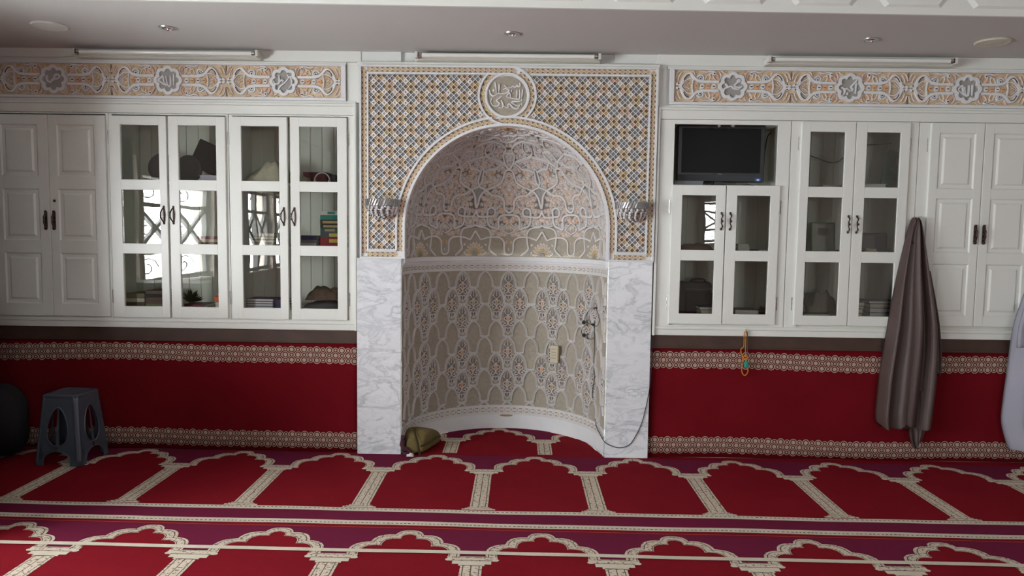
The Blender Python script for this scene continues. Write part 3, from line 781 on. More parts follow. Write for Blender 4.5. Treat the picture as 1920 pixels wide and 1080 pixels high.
# grounds of the plain cells
def opoly(pts, key, h=.0016): both(lambda pu, sg: orn.blob([(pu(radians(a) * AR), b / 1000) for a, b in pts], h, key, 0, .95))
opoly([(22.5, 372), (21.2, 420), (19.6, 480), (19.4, 512), (21.5, 528), (22.5, 545)], 'greyground'); opoly([(22.5, 560), (21.6, 590), (21.8, 660), (22.5, 695)], 'greyground')
odisc(radians(12.0) * AR, .340, .020, .0016, 'greyground', 12); opoly([(0, 715), (1.8, 745), (2.6, 790), (0, 800)], 'greyground')
for a, s_, r, key, sx, sy in ((2.6, 283, .026, 'orange', .8, 1.1), (0, 512, .020, 'orange', .7, 1.4), (1.6, 640, .016, 'orange', .9, 1.3), (2.6, 452, .020, 'pink', .8, 1.1), (1.5, 110, .014, 'tan', .8, 1.3), (3.6, 168, .020, 'orange', 1.1, .8), (9.0, 185, .022, 'tan', 1.2, .8),
                          (9.3, 300, .016, 'orange', 1, 1), (5.3, 350, .024, 'orange', 1.0, 1.2), (12.2, 440, .020, 'tan', 1, .8), (14.3, 615, .030, 'ochre', .9, 1.2), (11.0, 590, .022, 'orange', 1, 1), (6, 500, .020, 'tan', 1.2, .8)):
    odisc(radians(a) * AR, s_ / 1000, r, .0022, key, 10, sx, sy)
for a in (16, 18.6, 21.2): odisc(radians(a) * AR, .272, .013, .0024, 'pink', 8, .75, 1.5); odisc(radians(a) * AR, .252, .0095, .0075, 'stucco_niche', 8); odisc(radians(a) * AR + .002, .252, .0024, .0086, 'ink', 5, b=.006)
# sunbursts of petals on the period lines
for t in range(0, 6):
    an = radians(4 + 19 * t)
    for rr, key, sz in ((.060, 'stucco_niche', .0125), (.058, ('ochre', 'tan')[t % 2], .0085), (.036, 'ochre', .0075)):
        odisc(HW - rr * cos(an), .012 + rr * sin(an) * 1.25, sz, .0030 if key != 'stucco_niche' else .0022, key, 8, 1.9, .8, -an + pi if True else 0)
odisc(HW, .012, .022, .004, 'slate', 10); odisc(HW - .0, .165, .007, .003, 'slate', 5)
for t in (0, 1): odisc(HW - .085, .03 + .06 * t, .010, .004, 'stucco_niche', 7, 1.4, .8, .8)
odisc(0, .215, .0065, .0075, 'stucco_niche', 6, .8, 2.4); odisc(.014, .208, .0075, .0075, 'stucco_niche', 8, .7, 1.9, .3); odisc(.014, .208, .003, .0086, 'slate', 6, .7, 1.9, .3, .006)
odisc(0, .055, .006, .007, 'stucco_niche', 6, .8, 2.6)
# buds and curls in all the remaining gaps
pts_used = []
for t in range(2600):
    u, s_ = rnd.uniform(.004, HW - .004), rnd.uniform(.165, 1.19)
    if s_ < .235 and u > radians(12.5) * AR: continue
    ce = max(.22, cos(max(0, (s_ - .209) / AR))); d = dist(u, s_)
    if d < .0075: continue
    if any(hypot((a - u) * ce, b - s_) < r for a, b, r in ((radians(12) * AR, .34, .028),)): continue
    if u > radians(19.2) * AR and .365 < s_ < .545: continue
    if u > radians(21.0) * AR and .545 < s_ < .70: continue
    if any(hypot((a - u) * ce, b - s_) < (.0285 if d > .013 else .0185) for a, b in pts_used): continue
    pts_used.append((u, s_)); an = rnd.uniform(0, 6.28); r = min(.0215, d + .0045); c_, s2 = cos(an), sin(an); fl_ = rnd.choice((-1, 1))
    odisc(u, s_, r * 1.15, .0018, rnd.choice(['orange', 'orange', 'tan', 'pink', 'orange', 'recess', 'recess']), 8, 1.2, .85, an)
    T = lambda x, y: (u + r * (x * c_ - y * fl_ * s2) / ce, s_ + r * (x * s2 + y * fl_ * c_))
    if r > .0105:            # a leaf: fat head, curled tail, a slit or a dot in the head, two strokes beside it
        leaf = [T(*p) for p in ((-1.05, -.10), (-.55, .36), (-.05, .52), (.46, .38), (.72, -.05), (.52, -.48), (.05, -.58), (-.25, -.36), (-.55, -.20))]
        both(lambda pu, sg: orn.blob([(pu(a), b) for a, b in leaf], .0080, 'stucco_niche', 0, .80))
        q1 = T(.22, -.06)
        if rnd.random() < .45: odisc(q1[0], q1[1], r * .17, .0095, 'ink', 5, b=.007)
        else: odisc(q1[0], q1[1], r * .24, .0092, 'slate', 6, 1.5, .38, an, .007)
        orib([T(*p) for p in ((-.6, .62), (-.1, .85), (.45, .72), (.85, .35))], .0046, .0066, 'stucco_niche')
        orib([T(*p) for p in ((-.8, -.42), (-.3, -.72), (.3, -.82))], .0046, .0062, 'stucco_niche')
    else:
        orib([T(*p) for p in ((-.9, 0), (-.3, .45), (.4, .3), (.5, -.3), (0, -.4))], .0058, .0072, 'stucco_niche')
orn.build('leaf_ornament', parent=mih)
# --- lower niche wall
LR = NR
def cmap(u, z, h):
    az = u / LR + .024; r = LR - h; return (NX + r * sin(az), NY + r * cos(az), z)
def band(name, key, z0, z1, h0, h1=None, n=72, parent=mih, lip=False):
    h1 = h0 if h1 is None else h1; b = MB(key); vs = []
    prof = [(z0, 0), (z0, h0), (z1, h1), (z1, 0)]
    if lip: prof = [(z0, 0), (z0, h0 * .55), (z0 + (z1 - z0) * .30, h0 * .75), (z0 + (z1 - z0) * .36, h0), (z1, h1), (z1, 0)]
    for z, h in prof:
        for i in range(n + 1):
            a = -pi / 2 + pi * i / n; vs.append((NX + (LR - h) * sin(a), NY + (LR - h) * cos(a), z))
    fs = []
    for j in range(len(prof) - 1):
        for i in range(n): a = j * (n + 1) + i; fs.append((a + 1, a, a + n + 1, a + n + 2))
    for i in (0, n): fs.append(tuple(j * (n + 1) + i for j in range(len(prof))))
    b.add(vs, fs); return b.build(name, parent=parent, smooth=True)
band('niche_ground', 'ground', 0.0, 1.34, 0.0008)
band('plinth', 'stucco', -0.01, 0.112, 0.004); band('niche_cornice', 'stucco', 1.286, 1.334, 0.021, lip=True)
for z0, z1 in ((.108, .128), (.163, .183), (1.224, 1.243), (1.270, 1.288)): band('border_band', 'stucco_niche', z0, z1, .007)
for z0, z1 in ((.126, .165), (1.241, 1.272)): band('border_ground', 'stucco_niche', z0, z1, .0015)
st_ = Carve(cmap); st_.disc(.0 - .005, .100, .02, .006, 'stain', .004, 14, 2.6, .45); st_.build('stain', parent=mih)
for zc, w in ((.1455, .034), (1.2565, .026)):
    bc = Carve(cmap, .00003)
    L = pi * LR; n = 44; p = L / n
    for i in range(n):
        u = -L / 2 + (i + .5) * p - .016
        bc.blob([(u - p * .36, zc), (u - p * .2, zc - w * .22), (u + p * .2, zc - w * .22), (u + p * .36, zc), (u + p * .2, zc + w * .22), (u - p * .2, zc + w * .22)], .0058, 'stucco_niche', .001)
        for sg in (-1, 1): bc.flat([(u - p * .30, zc + sg * w * .44), (u - p * .18, zc + sg * w * .30), (u + p * .18, zc + sg * w * .30), (u + p * .30, zc + sg * w * .44)], .0024, 'umber')
        bc.flat([(u + p * .42, zc), (u + p * .5, zc - w * .42), (u + p * .58, zc), (u + p * .5, zc + w * .42)], .0024, ('ochre', 'slate', 'tan')[i % 3])
    bc.build('border_beads', parent=mih)
PC = radians(15) * LR; PR = .1262; ZT = 1.222; ZB = .183
lat = Carve(cmap, .00009)
HALF = catmull([(0, 0), (.11, -.10), (.22, -.28), (.285, -.50), (.318, -.74), (.325, -.93)], 5) + [(.5, -1.0)]
for c2 in range(-13, 14):             # crossings at half columns; even rows at whole columns
    for r_ in range(0, 9):
        if (c2 + r_) % 2: continue
        u0 = c2 * PC / 2; zt = ZT - r_ * PR
        for sg in (-1, 1):
            P = [(u0 + sg * a * PC, zt + b * PR) for a, b in HALF]; P = [p for p in P if abs(p[0] + .0165) < pi / 2 * LR - .022 and p[1] > ZB - .002]
            if len(P) > 1: lat.ribbon(P, .0150, .0130, 'stucco_niche', groove=True)
lat.build('lobed_lattice', parent=mih)
fl = Carve(cmap, .00005); zs = 2714.
def floral(u0, zt):
    P = lambda x, y, s: (u0 + s * (x - 575) / zs, zt - (y - 50) / zs)
    o1 = rnd.choice(['orange', 'orange', 'pink', 'ochre', 'tan'])
    fl.blob([P(575, 95, 1), P(665, 240, 1), P(675, 400, 1), P(740, 395, 1), P(660, 520, 1), P(640, 640, 1), P(575, 690, 1), P(510, 640, 1), P(490, 520, 1), P(410, 395, 1), P(475, 400, 1), P(485, 240, 1)], .0008, 'recess', 0, .96, c=P(575, 400, 1))
    fl.disc(*P(575, 350, 1), .0185, .003, o1, 0, 8, .80, 1.45); fl.disc(*P(575, 470, 1), .010, .003, 'pink', 0, 8, .7, 1.2)
    fl.ribbon([P(575, 90, 1), P(575, 225, 1)], .0045, .006, 'stucco_niche'); fl.ribbon([P(575, 330, 1), P(575, 400, 1)], .003, .0045, 'umber'); fl.ribbon([P(575, 560, 1), P(575, 668, 1)], .0035, .006, 'stucco_niche')
    for s in (-1, 1):
        fl.disc(*P(640, 180, s), .008, .002, 'tan', 0, 6, .7, 1.6); fl.disc(*P(650, 440, s), .009, .002, rnd.choice(['pink', 'tan']), 0, 6, 1, .8)
        for pts, w in (([(578, 288), (600, 262), (628, 240), (640, 212), (668, 205)], .0068), ([(578, 296), (612, 316), (650, 340), (655, 372), (618, 392), (586, 425), (578, 450)], .0066),
                       ([(712, 372), (745, 400), (722, 436), (680, 420), (650, 405)], .0066), ([(578, 455), (605, 495), (650, 508), (668, 478), (646, 452), (622, 462)], .0062),
                       ([(596, 92), (622, 145), (640, 205)], .0038), ([(578, 560), (618, 548), (634, 590), (612, 630), (580, 676)], .0060), ([(640, 530), (648, 580), (630, 650)], .0045)):
            fl.ribbon([P(x, y, s) for x, y in catmull(pts, 2)], w, .0075, 'stucco_niche')
        fl.disc(*P(606, 250, s), .0040, .0090, 'ink', .004, 5); fl.disc(*P(634, 352, s), .0034, .0086, 'ink', .001, 5)
        fl.disc(*P(700, 402, s), .0060, .0070, rnd.choice(['stucco_niche', 'tan']), 0, 7); fl.disc(*P(636, 480, s), .0030, .0090, 'ink', .004, 5)
        fl.disc(*P(602, 595, s), .0030, .0062, 'umber', .001, 5, .7, 2.4); fl.disc(*P(622, 535, s), .0045, .0040, 'orange', .001, 5)
for c2 in range(-12, 13):
    for r_ in range(0, 8):
        if (c2 + r_) % 2: continue
        if r_ % 2 == 0 and c2 % 4: continue
        if r_ in (3, 7): continue
        u0 = c2 * PC / 2
        if abs(u0 + .0165) > pi / 2 * LR - .06: continue
        floral(u0, ZT - r_ * PR)
fl.build('floral_sprays', parent=mih)

# ------------------------------------------------------------------ carved friezes
def frieze(x0, x1, meds, label):
    t = thing('carved_frieze', label, 'carved panel', ((x0 + x1) / 2, 0, 2.49)); FZ = 2.4915; hh = .1035
    m = MB('stucco'); xl, xr = (x0 - .030, x1 + .030)
    for a, b, c, d in ((xl, xr, FZ + hh, FZ + hh + .012), (xl, xr, FZ - hh - .018, FZ - hh), (xl, x0, FZ - hh, FZ + hh), (x1, xr, FZ - hh, FZ + hh)):
        m.box(a, b, -.030, .003, c, d, b=.002)
    m.build('frame', parent=t)
    MB('friezeground').box(x0, x1, -.010, .003, FZ - hh, FZ + hh).build('ground', parent=t)
    f = Carve(lambda u, v, h: (u, -.010 - h, v), .00006); g = Carve(lambda u, v, h: (u, -.010 - h, v), .00005)
    K = .000262; rnd = random.Random(3)
    def unit(xs, sg):          # half a period: star centre xs towards the medallion (sg = +1 / -1)
        def P(a, b, s=1): return (xs + sg * a * K, FZ + s * b * K)
        ok = lambda p: x0 + .003 < p[0] < x1 - .003
        def rb(pts, w, h, key='stucco', s=1, n=4, base=0):
            q_ = [P(a, b, s) for a, b in (catmull(pts, n) if n else pts)]; q_ = [p for p in q_ if ok(p)]
            if len(q_) > 1: f.ribbon(q_, w * K, h, key, base=base)
        def dc(a, b, r, h, key, s=1, sx=1, sy=1, rot=0, base=0, cv=f):
            p = P(a, b, s)
            if x0 + r * K * max(sx, .5) < p[0] < x1 - r * K * max(sx, .5): cv.disc(p[0], p[1], r * K, h, key, base, 10, sx, sy, rot * sg * s)
        for s in (-1, 1):
            rb([(160, 0), (185, 70), (225, 170), (290, 265), (370, 305), (430, 285), (485, 215), (560, 150), (660, 118), (800, 112), (1000, 112), (1110, 108)], 74, .0125, s=s)
            rb([(236, 150), (262, 205), (310, 262), (368, 284)], 24, .0142, 'ink', s, base=.0118)
            rb([(175, 8), (240, 90), (320, 160), (400, 182), (490, 165)], 26, .0115, s=s); rb([(560, 215), (600, 250), (650, 268), (700, 245), (722, 195), (700, 140), (655, 130)], 44, .0118, s=s)
            rb([(610, 205), (625, 240), (665, 250), (695, 222)], 12, .0132, 'slate', s, base=.011); dc(650, 185, 20, .0136, 'ink', s, 1.2, .9, .8, .0112); dc(650, 190, 52, .0114, 'stucco', s)
            rb([(0, 0), (90, 55), (160, 20)], 60, .0125, s=s, n=2); dc(105, 62, 19, .0140, 'ink', s, base=.012)
            # wedge leaves, buds and strokes in the corners
            for a, b, r, key, sx, sy, ro in ((60, 250, 70, 'orange', .5, 1.2, -.3), (100, 330, 60, 'ochre', .6, 1, -.6), (140, 210, 45, 'tan', .6, 1.2, 0), (500, 330, 60, 'orange', .7, .9, .2), (560, 350, 45, 'tan', 1, .7, 0),
                                            (820, 210, 70, 'ochre', .6, 1.3, 0), (890, 260, 60, 'orange', .5, 1.2, -.4), (960, 200, 70, 'orange', 1.2, .7, 0), (780, 330, 50, 'pink', 1.4, .6, 0), (1150, 320, 60, 'orange', .8, .8, .5), (1260, 365, 50, 'ochre', 1.5, .5, 0), (1100, 200, 50, 'pink', .7, 1.2, .2)):
                dc(a, b, r, .004, key, s, sx, sy, ro)
            rb([(90, 130), (110, 220), (170, 320)], 20, .0095, s=s); rb([(35, 250), (70, 330), (140, 375)], 18, .009, s=s); rb([(0, 170), (30, 205), (30, 250)], 18, .010, s=s)
            rb([(760, 150), (830, 280), (900, 250)], 22, .0095, s=s); rb([(860, 140), (900, 230), (880, 300), (960, 330)], 20, .0095, s=s); rb([(700, 375), (800, 345), (900, 370), (1010, 360)], 26, .0098, s=s)
            dc(1000, 312, 52, .0112, 'stucco', s); dc(1000, 316, 19, .0134, 'ink', s, 1.2, 1, 0, .011)
            rb([(1050, 330), (1090, 260), (1120, 190), (1110, 140)], 17, .009, 'pink', s); rb([(1110, 350), (1160, 290), (1150, 200), (1130, 150)], 15, .0095, s=s); rb([(1040, 150), (980, 220), (960, 290)], 16, .009, s=s)
            rb([(470, 375), (500, 320), (520, 250)], 18, .009, s=s); rb([(1180, 380), (1230, 340), (1290, 320)], 18, .009, s=s)
            for i, (a, b, key) in enumerate(((250, 40, 'pink'), (300, 95, 'tan'), (360, 130, 'ochre'), (400, 70, 'tan'), (330, 30, 'pink'))): dc(a, b, 30, .005, key, s, 1.3, .5, .6 - .35 * i)
            rb([(230, 8), (290, 70), (350, 125)], 10, .008, s=s); rb([(290, 8), (370, 60), (430, 100)], 10, .008, s=s)
            for a in (630, 775, 920, 1065): dc(a, 88, 30, .003, 'slate', s, 1.5, .6)
        rb([(475, -165), (456, -80), (450, 0), (456, 80), (475, 165)], 30, .0115)
        dc(355, 0, 40, .007, 'ochre', 1, 1.3, .35)
        for i, a in enumerate((558, 702, 846, 990)):
            key = 'orange' if i % 2 == 0 else 'stucco'
            p = P(a, 0)
            if ok(P(a - 75, 0)) and ok(P(a + 75, 0)):
                f.blob([P(a - 74, 0), P(a - 30, 62), P(a + 30, 62), P(a + 74, 0), P(a + 30, -62), P(a - 30, -62)], .0100, key, 0, .8)
                dc(a, 0, 34, .0118, 'ink' if i % 2 else 'umber', 1, 1.1, .42, 0, .0098)
    def star(xs):
        if x0 + .02 < xs < x1 - .02:
            f.disc(xs, FZ, .0085, .0142, 'slate', .012, 8)
            for s in (-1, 1): f.ribbon([(xs, FZ + s * .040), (xs, FZ + s * .100)], .006, .005, 'umber'); f.disc(xs, FZ + s * .045, .006, .013, 'slate', .0, 6)
    for mx in meds:
        unit(mx - .383, 1); unit(mx + .383, -1); star(mx + .383); star(mx - .383)
    f.build('arabesque_relief', parent=t)
    for mx, strokes, c, sc in [(a, b, c, d) for a, (b, c, d) in zip(meds, WORDS.pop(0))]:
        k = Carve(lambda u, v, h: (u, -.010 - h, v), .0001)
        N = 80; lob = lambda R, d, ph=0: [(mx + (R + d * abs(cos(4 * (2 * pi * i / N)))) * cos(2 * pi * i / N), FZ + (R + d * abs(cos(4 * (2 * pi * i / N)))) * sin(2 * pi * i / N)) for i in range(N)]
        o_, i_ = lob(.082, .012), lob(.056, .018)
        if mx + .1 > x1 + .0 or mx - .1 < x0 - .0: continue
        n = N; vs = [k.map(*p, .0) for p in o_] + [k.map(*p, .0150) for p in o_] + [k.map(*p, .0150) for p in i_] + [k.map(*p, .0020) for p in i_]
        k.add(vs, [(a + r * n, (a + 1) % n + r * n, (a + 1) % n + (r + 1) * n, a + (r + 1) * n) for r in range(3) for a in range(n)], 'stucco')
        k.add([k.map(*p, .0022) for p in i_] , [tuple(range(n))], 'greyground')
        script(k, strokes, c, mx, FZ, sc, .0125, .0125, 'stucco', .002)
        k.build('calligraphy_medallion', parent=t)
    return t
WORDS = [[([[(470, 380), (430, 440), (450, 530), (520, 562), (568, 510), (575, 470)], [(610, 525), (632, 430), (680, 362), (750, 360), (780, 420), (725, 475), (650, 470)]], (620, 480), 4075),
          ([[(830, 340), (822, 480), (820, 640)], [(735, 370), (738, 500), (730, 640), (680, 655), (640, 560), (618, 390)], [(640, 640), (560, 605), (500, 610)], [(385, 512), (470, 450), (530, 395), (550, 480), (560, 560), (600, 560)], [(385, 512), (450, 540), (490, 565), (540, 590)]], (672, 505), 4075),
          ([[(1150, 232), (1150, 310), (1112, 322), (1086, 290)], [(1140, 388), (1160, 350), (1210, 310), (1258, 256)], [(1165, 300), (1175, 282), (1195, 290), (1185, 305)], [(1240, 228), (1252, 252), (1266, 244), (1272, 262), (1292, 226)], [(1276, 262), (1284, 320), (1250, 372)]], (1200, 297), 1598)],
         [([[(390, 500), (440, 580), (350, 640)], [(350, 645), (440, 600), (540, 570), (600, 610), (700, 640), (770, 600), (800, 565)], [(620, 540), (690, 475), (718, 445)], [(725, 400), (755, 430), (725, 462), (695, 430), (722, 400)], [(600, 540), (650, 585), (740, 590), (790, 570)]], (578, 575), 3820),
          ([[(738, 410), (730, 550), (725, 685)], [(760, 340), (690, 430), (612, 520), (658, 590), (600, 620), (500, 558)], [(370, 530), (440, 580), (460, 640), (440, 700), (378, 752)], [(445, 585), (520, 560)], [(518, 660), (530, 720)]], (578, 545), 3820),
          ([[(1370, 280), (1372, 390)], [(1336, 286), (1332, 384), (1302, 382), (1290, 300)], [(1302, 382), (1260, 368)], [(1222, 330), (1264, 290), (1274, 368), (1225, 336)]], (1318, 325), 1598),
          ([[(738, 410), (730, 550), (725, 685)]], (578, 545), 3820)]]
frieze(RX0 + .03, -1.192, [-3.103, -2.341, -1.573], 'carved frieze with script rosettes above the left cabinets')
frieze(1.000, 4.2, [1.384, 2.149, 2.914, 3.68], 'carved frieze with script rosettes above the right cabinets')

# ------------------------------------------------------------------ cabinets
ZR = [(0.988, 1.343), (1.411, 1.768), (1.836, 2.196)]
def pull(parent, x, z, y, kind, label=None):
    m = MB('bronze')
    if kind == 'loop':
        for s in (-1, 1):
            m.tube([(x + s * .013 * sin(pi * i / 10), y - .022 * sin(pi * i / 10) - .002, z - .052 + .104 * i / 10) for i in range(11)] if s < 0 else [(x + .006 * sin(pi * i / 10), y - .006 * sin(pi * i / 10) - .002, z - .052 + .104 * i / 10) for i in range(11)], .0042, n=6)
        for s in (-1, 1): m.ball((x, y - .003, z + s * .054), .007, sc=(1, .6, 1.3))
        for s in (-1, 0, 1): m.ball((x - .015, y - .020, z + s * .017), .0055)
    elif kind == 'wave':
        m.tube(catmull([(x - .003, y - .002, z + .055), (x + .007, y - .012, z + .035), (x - .004, y - .022, z + .012), (x + .006, y - .024, z), (x - .004, y - .022, z - .012), (x + .007, y - .012, z - .035), (x - .003, y - .002, z - .055)], 4), [.0032 + .0018 * abs(sin(i * .55)) for i in range(25)], n=6)
        for s in (-1, 0, 1): m.ball((x, y - (.006 if s else .02), z + s * .052 * abs(s) if s else z), .0075, sc=(1, .7, 1.2))
    else:
        m.box(x - .009, x + .009, y - .004, y, z - .058, z + .058, b=.003)
        m.tube(catmull([(x, y - .002, z + .052), (x, y - .020, z + .030), (x, y - .024, z), (x, y - .020, z - .030), (x, y - .002, z - .052)], 4), [.004 + .003 * abs(sin(i * .8)) for i in range(17)], n=7)
        for a, r in ((.055, .0095), (.030, .008), (.0, .0085), (-.030, .008), (-.055, .012)): m.ball((x, y - .008, z + a), r, sc=(1, .7, 1))
    return m.build('handle', parent=parent, smooth=True)
def hinge(parent, x, z, y):
    m = MB('steel'); m.tube([(x, y - .006, z - .045), (x, y - .006, z + .045)], .0055, n=8)
    m.box(x - .011, x - .003, y - .003, y + .001, z - .04, z + .04); m.box(x + .003, x + .011, y - .003, y + .001, z - .04, z + .04)
    for s in (-1, 0, 1): m.tube([(x, y - .006, z + s * .03 - .002), (x, y - .006, z + s * .03 + .002)], .0068, n=8)
    return m.build('hinge', parent=parent, smooth=True)
DY0, DY1 = -0.046, -0.022
def door_leaf(cab, x0, x1, z0, z1, panes, px0, px1, hside, handle, glazed=True, open_deg=0.0, lock=False, hz=None):
    hx = x0 if hside < 0 else x1
    m = MB('paint'); zs = [z0] + [v for p in panes for v in p] + [z1]
    m.box(x0, px0, DY0, DY1, z0, z1, b=.003); m.box(px1, x1, DY0, DY1, z0, z1, b=.003)
    for i in range(0, len(zs), 2): m.box(px0 - .002, px1 + .002, DY0 + .0004, DY1, zs[i], zs[i + 1], b=.002)
    if not glazed:
        for a, b in panes:
            m.box(px0, px1, DY0 + .007, DY1, a, b)
            for k, (i0, i1, ya_, yb_) in enumerate(((.0, .022, .007, .0035), (.022, .032, .0035, .007))): pass
            P = lambda i, y: [(px0 + i, y, a + i), (px1 - i, y, a + i), (px1 - i, y, b - i), (px0 + i, y, b - i)]
            rings = [P(.0, DY0 + .001), P(.007, DY0 + .0065), P(.026, DY0 + .0065), P(.038, DY0 - .0005)]
            V = [p for r in rings for p in r]
            m.add(V, [(r * 4 + i, r * 4 + (i + 1) % 4, (r + 1) * 4 + (i + 1) % 4, (r + 1) * 4 + i) for r in range(3) for i in range(4)] + [(12, 13, 14, 15)])
    d = m.build('door', parent=cab, loc=(hx, DY1, z0))
    if glazed:
        for a, b in panes:
            bead = MB('paint')
            for q0, q1, c0, c1 in ((px0, px0 + .006, a, b), (px1 - .006, px1, a, b), (px0, px1, a, a + .006), (px0, px1, b - .006, b)):
                bead.box(q0, q1, DY0 + .006, DY0 + .012, c0, c1)
            MB('glass').box(px0 + .001, px1 - .001, -0.0345, -0.0315, a, b).build('glass_pane', parent=d)
    hxx = (x1 - .026) if hside < 0 else (x0 + .026)
    zh = hz if hz else 1.603
    pull(d, hxx, zh, DY0, handle)
    for zz in ((z0 + .14, z1 - .14)): hinge(d, hx + hside * .012, zz, DY1 + .002)
    if lock:
        MB('bronze').lathe([(.009, 0), (.009, -.004), (.004, -.005)], (x0 + .030, DY0, 1.688), 'y', 14).build('keyhole', parent=d)
    if open_deg: d.rotation_euler = (0, 0, radians(open_deg))
    return d
def cabinet(x0, x1, label, opening, shelves=(0.975, 1.385, 1.81), extra=None, z0=.915, z1=2.262):
    """opening: list of (x0,x1,z0,z1) holes in the face frame"""
    c = thing('wall_cabinet', label, 'cabinet', ((x0 + x1) / 2, 0, z0))
    m = MB('inner')
    m.box(x0 + .002, x1 - .002, .330, .345, .90, 2.30)
    m.box(x0 + .002, x0 + .016, -.018, .33, .90, 2.30); m.box(x1 - .016, x1 - .002, -.018, .33, .90, 2.30)
    m.box(x0 + .016, x1 - .016, -.018, .33, .90, .975); m.box(x0 + .016, x1 - .016, -.018, .33, 2.265, 2.30)
    m.build('carcass', parent=c)
    k = int((x1 - x0) / .085); b = MB('inner')
    for i in range(k): b.box(x0 + .018 + i * .085, x0 + .018 + i * .085 + .079, .3235, .331, .976, 2.264, b=.003)
    b.build('back_boards', parent=c)
    for z in shelves:
        if z > 1: MB('inner').box(x0 + .017, x1 - .017, .0, .322, z, z + .018).build('shelf', parent=c)
    f = MB('paint')
    xs = sorted(opening); cur = x0 + .001
    for (a, b_) in xs:
        f.box(cur, a, -.030, -.0185, .905, 2.272, b=.002); cur = b_
    f.box(cur, x1 - .001, -.030, -.0185, .905, 2.272, b=.002)
    f.box(x0 + .001, x1 - .001, -.0295, -.0190, 2.2645, 2.272); f.box(x0 + .001, x1 - .001, -.0295, -.0190, .905, .911)
    f.build('face_frame', parent=c)
    return c
# left run: solid, glazed, glazed
c = cabinet(-3.530, -2.742, 'dim white cabinet with solid panelled doors at the far left', [(-3.495, -2.760)])
door_leaf(c, -3.522, -3.142, .915, 2.255, [(1.0, 1.339), (1.425, 1.766), (1.852, 2.190)], -3.455, -3.212, -1, 'ornate', False, hz=1.560)
door_leaf(c, -3.138, -2.756, .915, 2.255, [(1.0, 1.339), (1.425, 1.766), (1.852, 2.190)], -3.079, -2.833, 1, 'ornate', False, lock=True, hz=1.560)
c = cabinet(-2.740, -1.942, 'white glazed cabinet mirroring bright windows, beside the solid cabinet', [(-2.715, -1.962)])
door_leaf(c, -2.733, -2.350, .913, 2.254, ZR, -2.657, -2.402, -1, 'loop'); door_leaf(c, -2.338, -1.958, .913, 2.254, ZR, -2.271, -2.021, 1, 'loop')
c = cabinet(-1.940, -1.102, 'white glazed cabinet left of the niche holding colourful books', [(-1.915, -1.148)])
door_leaf(c, -1.926, -1.546, .913, 2.256, ZR, -1.852, -1.601, -1, 'loop', open_deg=-.4); door_leaf(c, -1.528, -1.152, .913, 2.257, ZR, -1.466, -1.216, 1, 'loop', open_deg=.25)
# right run: television unit, glazed, solid
c = cabinet(.917, 1.775, 'white cabinet with a television recess above two glazed doors', [(1.012, 1.688)], shelves=(0.975, 1.385, 1.832))
door_leaf(c, 1.003, 1.357, .922, 1.845, [(.992, 1.347), (1.417, 1.778)], 1.072, 1.295, -1, 'wave', hz=1.610, open_deg=-.7); door_leaf(c, 1.362, 1.714, .924, 1.847, [(.992, 1.347), (1.417, 1.780)], 1.433, 1.653, 1, 'wave', hz=1.610, open_deg=.5)
f = MB('paint'); f.box(1.010, 1.690, -.0302, -.0185, 2.243, 2.2715, b=.002); f.build('recess_rail', parent=c)
for xx in (1.306, 1.396): MB('chrome').lathe([(.012, 0), (.014, -.012), (.006, -.02)], (xx, -.010, 2.243), 'z', 12).build('recess_spotlight', parent=c, smooth=True)
c = cabinet(1.777, 2.612, 'white glazed cabinet right of the television with books and frames', [(1.862, 2.530)])
ZR2 = [(.990, 1.347), (1.420, 1.775), (1.845, 2.202)]
door_leaf(c, 1.840, 2.193, .925, 2.266, ZR2, 1.898, 2.126, -1, 'wave', hz=1.600); door_leaf(c, 2.197, 2.549, .925, 2.266, ZR2, 2.268, 2.488, 1, 'wave', hz=1.600)
c = cabinet(2.614, 3.410, 'bright white cabinet with solid panelled doors at the far right', [(2.700, 3.390)])
door_leaf(c, 2.684, 3.030, .932, 2.266, [(1.003, 1.346), (1.423, 1.778), (1.841, 2.203)], 2.740, 2.975, -1, 'ornate', False, hz=1.545)
door_leaf(c, 3.034, 3.396, .932, 2.266, [(1.003, 1.346), (1.423, 1.778), (1.841, 2.203)], 3.094, 3.33, 1, 'ornate', False, hz=1.545)
# continuous mouldings round the two runs
for a, b, lb, inn in ((-3.545, -1.098, 'white moulding framing the left run of cabinets', -1), (.905, 3.425, 'white moulding framing the right run of cabinets', 1)):
    t = thing('cabinet_moulding', lb, 'moulding', ((a + b) / 2, 0, .84))
    MB('paint').box(a, b, -.034, .003, .842, .884, b=.004).build('sill', parent=t)
    MB('paint').box(a, b, -.0405, .003, .884, .906, b=.004).build('sill_nosing', parent=t)
    MB('paint').box(a, b, -.040, .003, 2.274, 2.332, b=.004).build('top_rail', parent=t)
    MB('paint').box(a, b, -.0455, .003, 2.332, 2.350, b=.004).build('cornice', parent=t)
    MB('paint').box(a, b, -.020, .003, 2.350, 2.369, b=.003).build('upper_fillet', parent=t)
    x = b - .0 if inn < 0 else a
    MB('paint').box(x - .008, x + .008, -.050, -.017, .842, 2.350, b=.003).build('side_bead', parent=t)

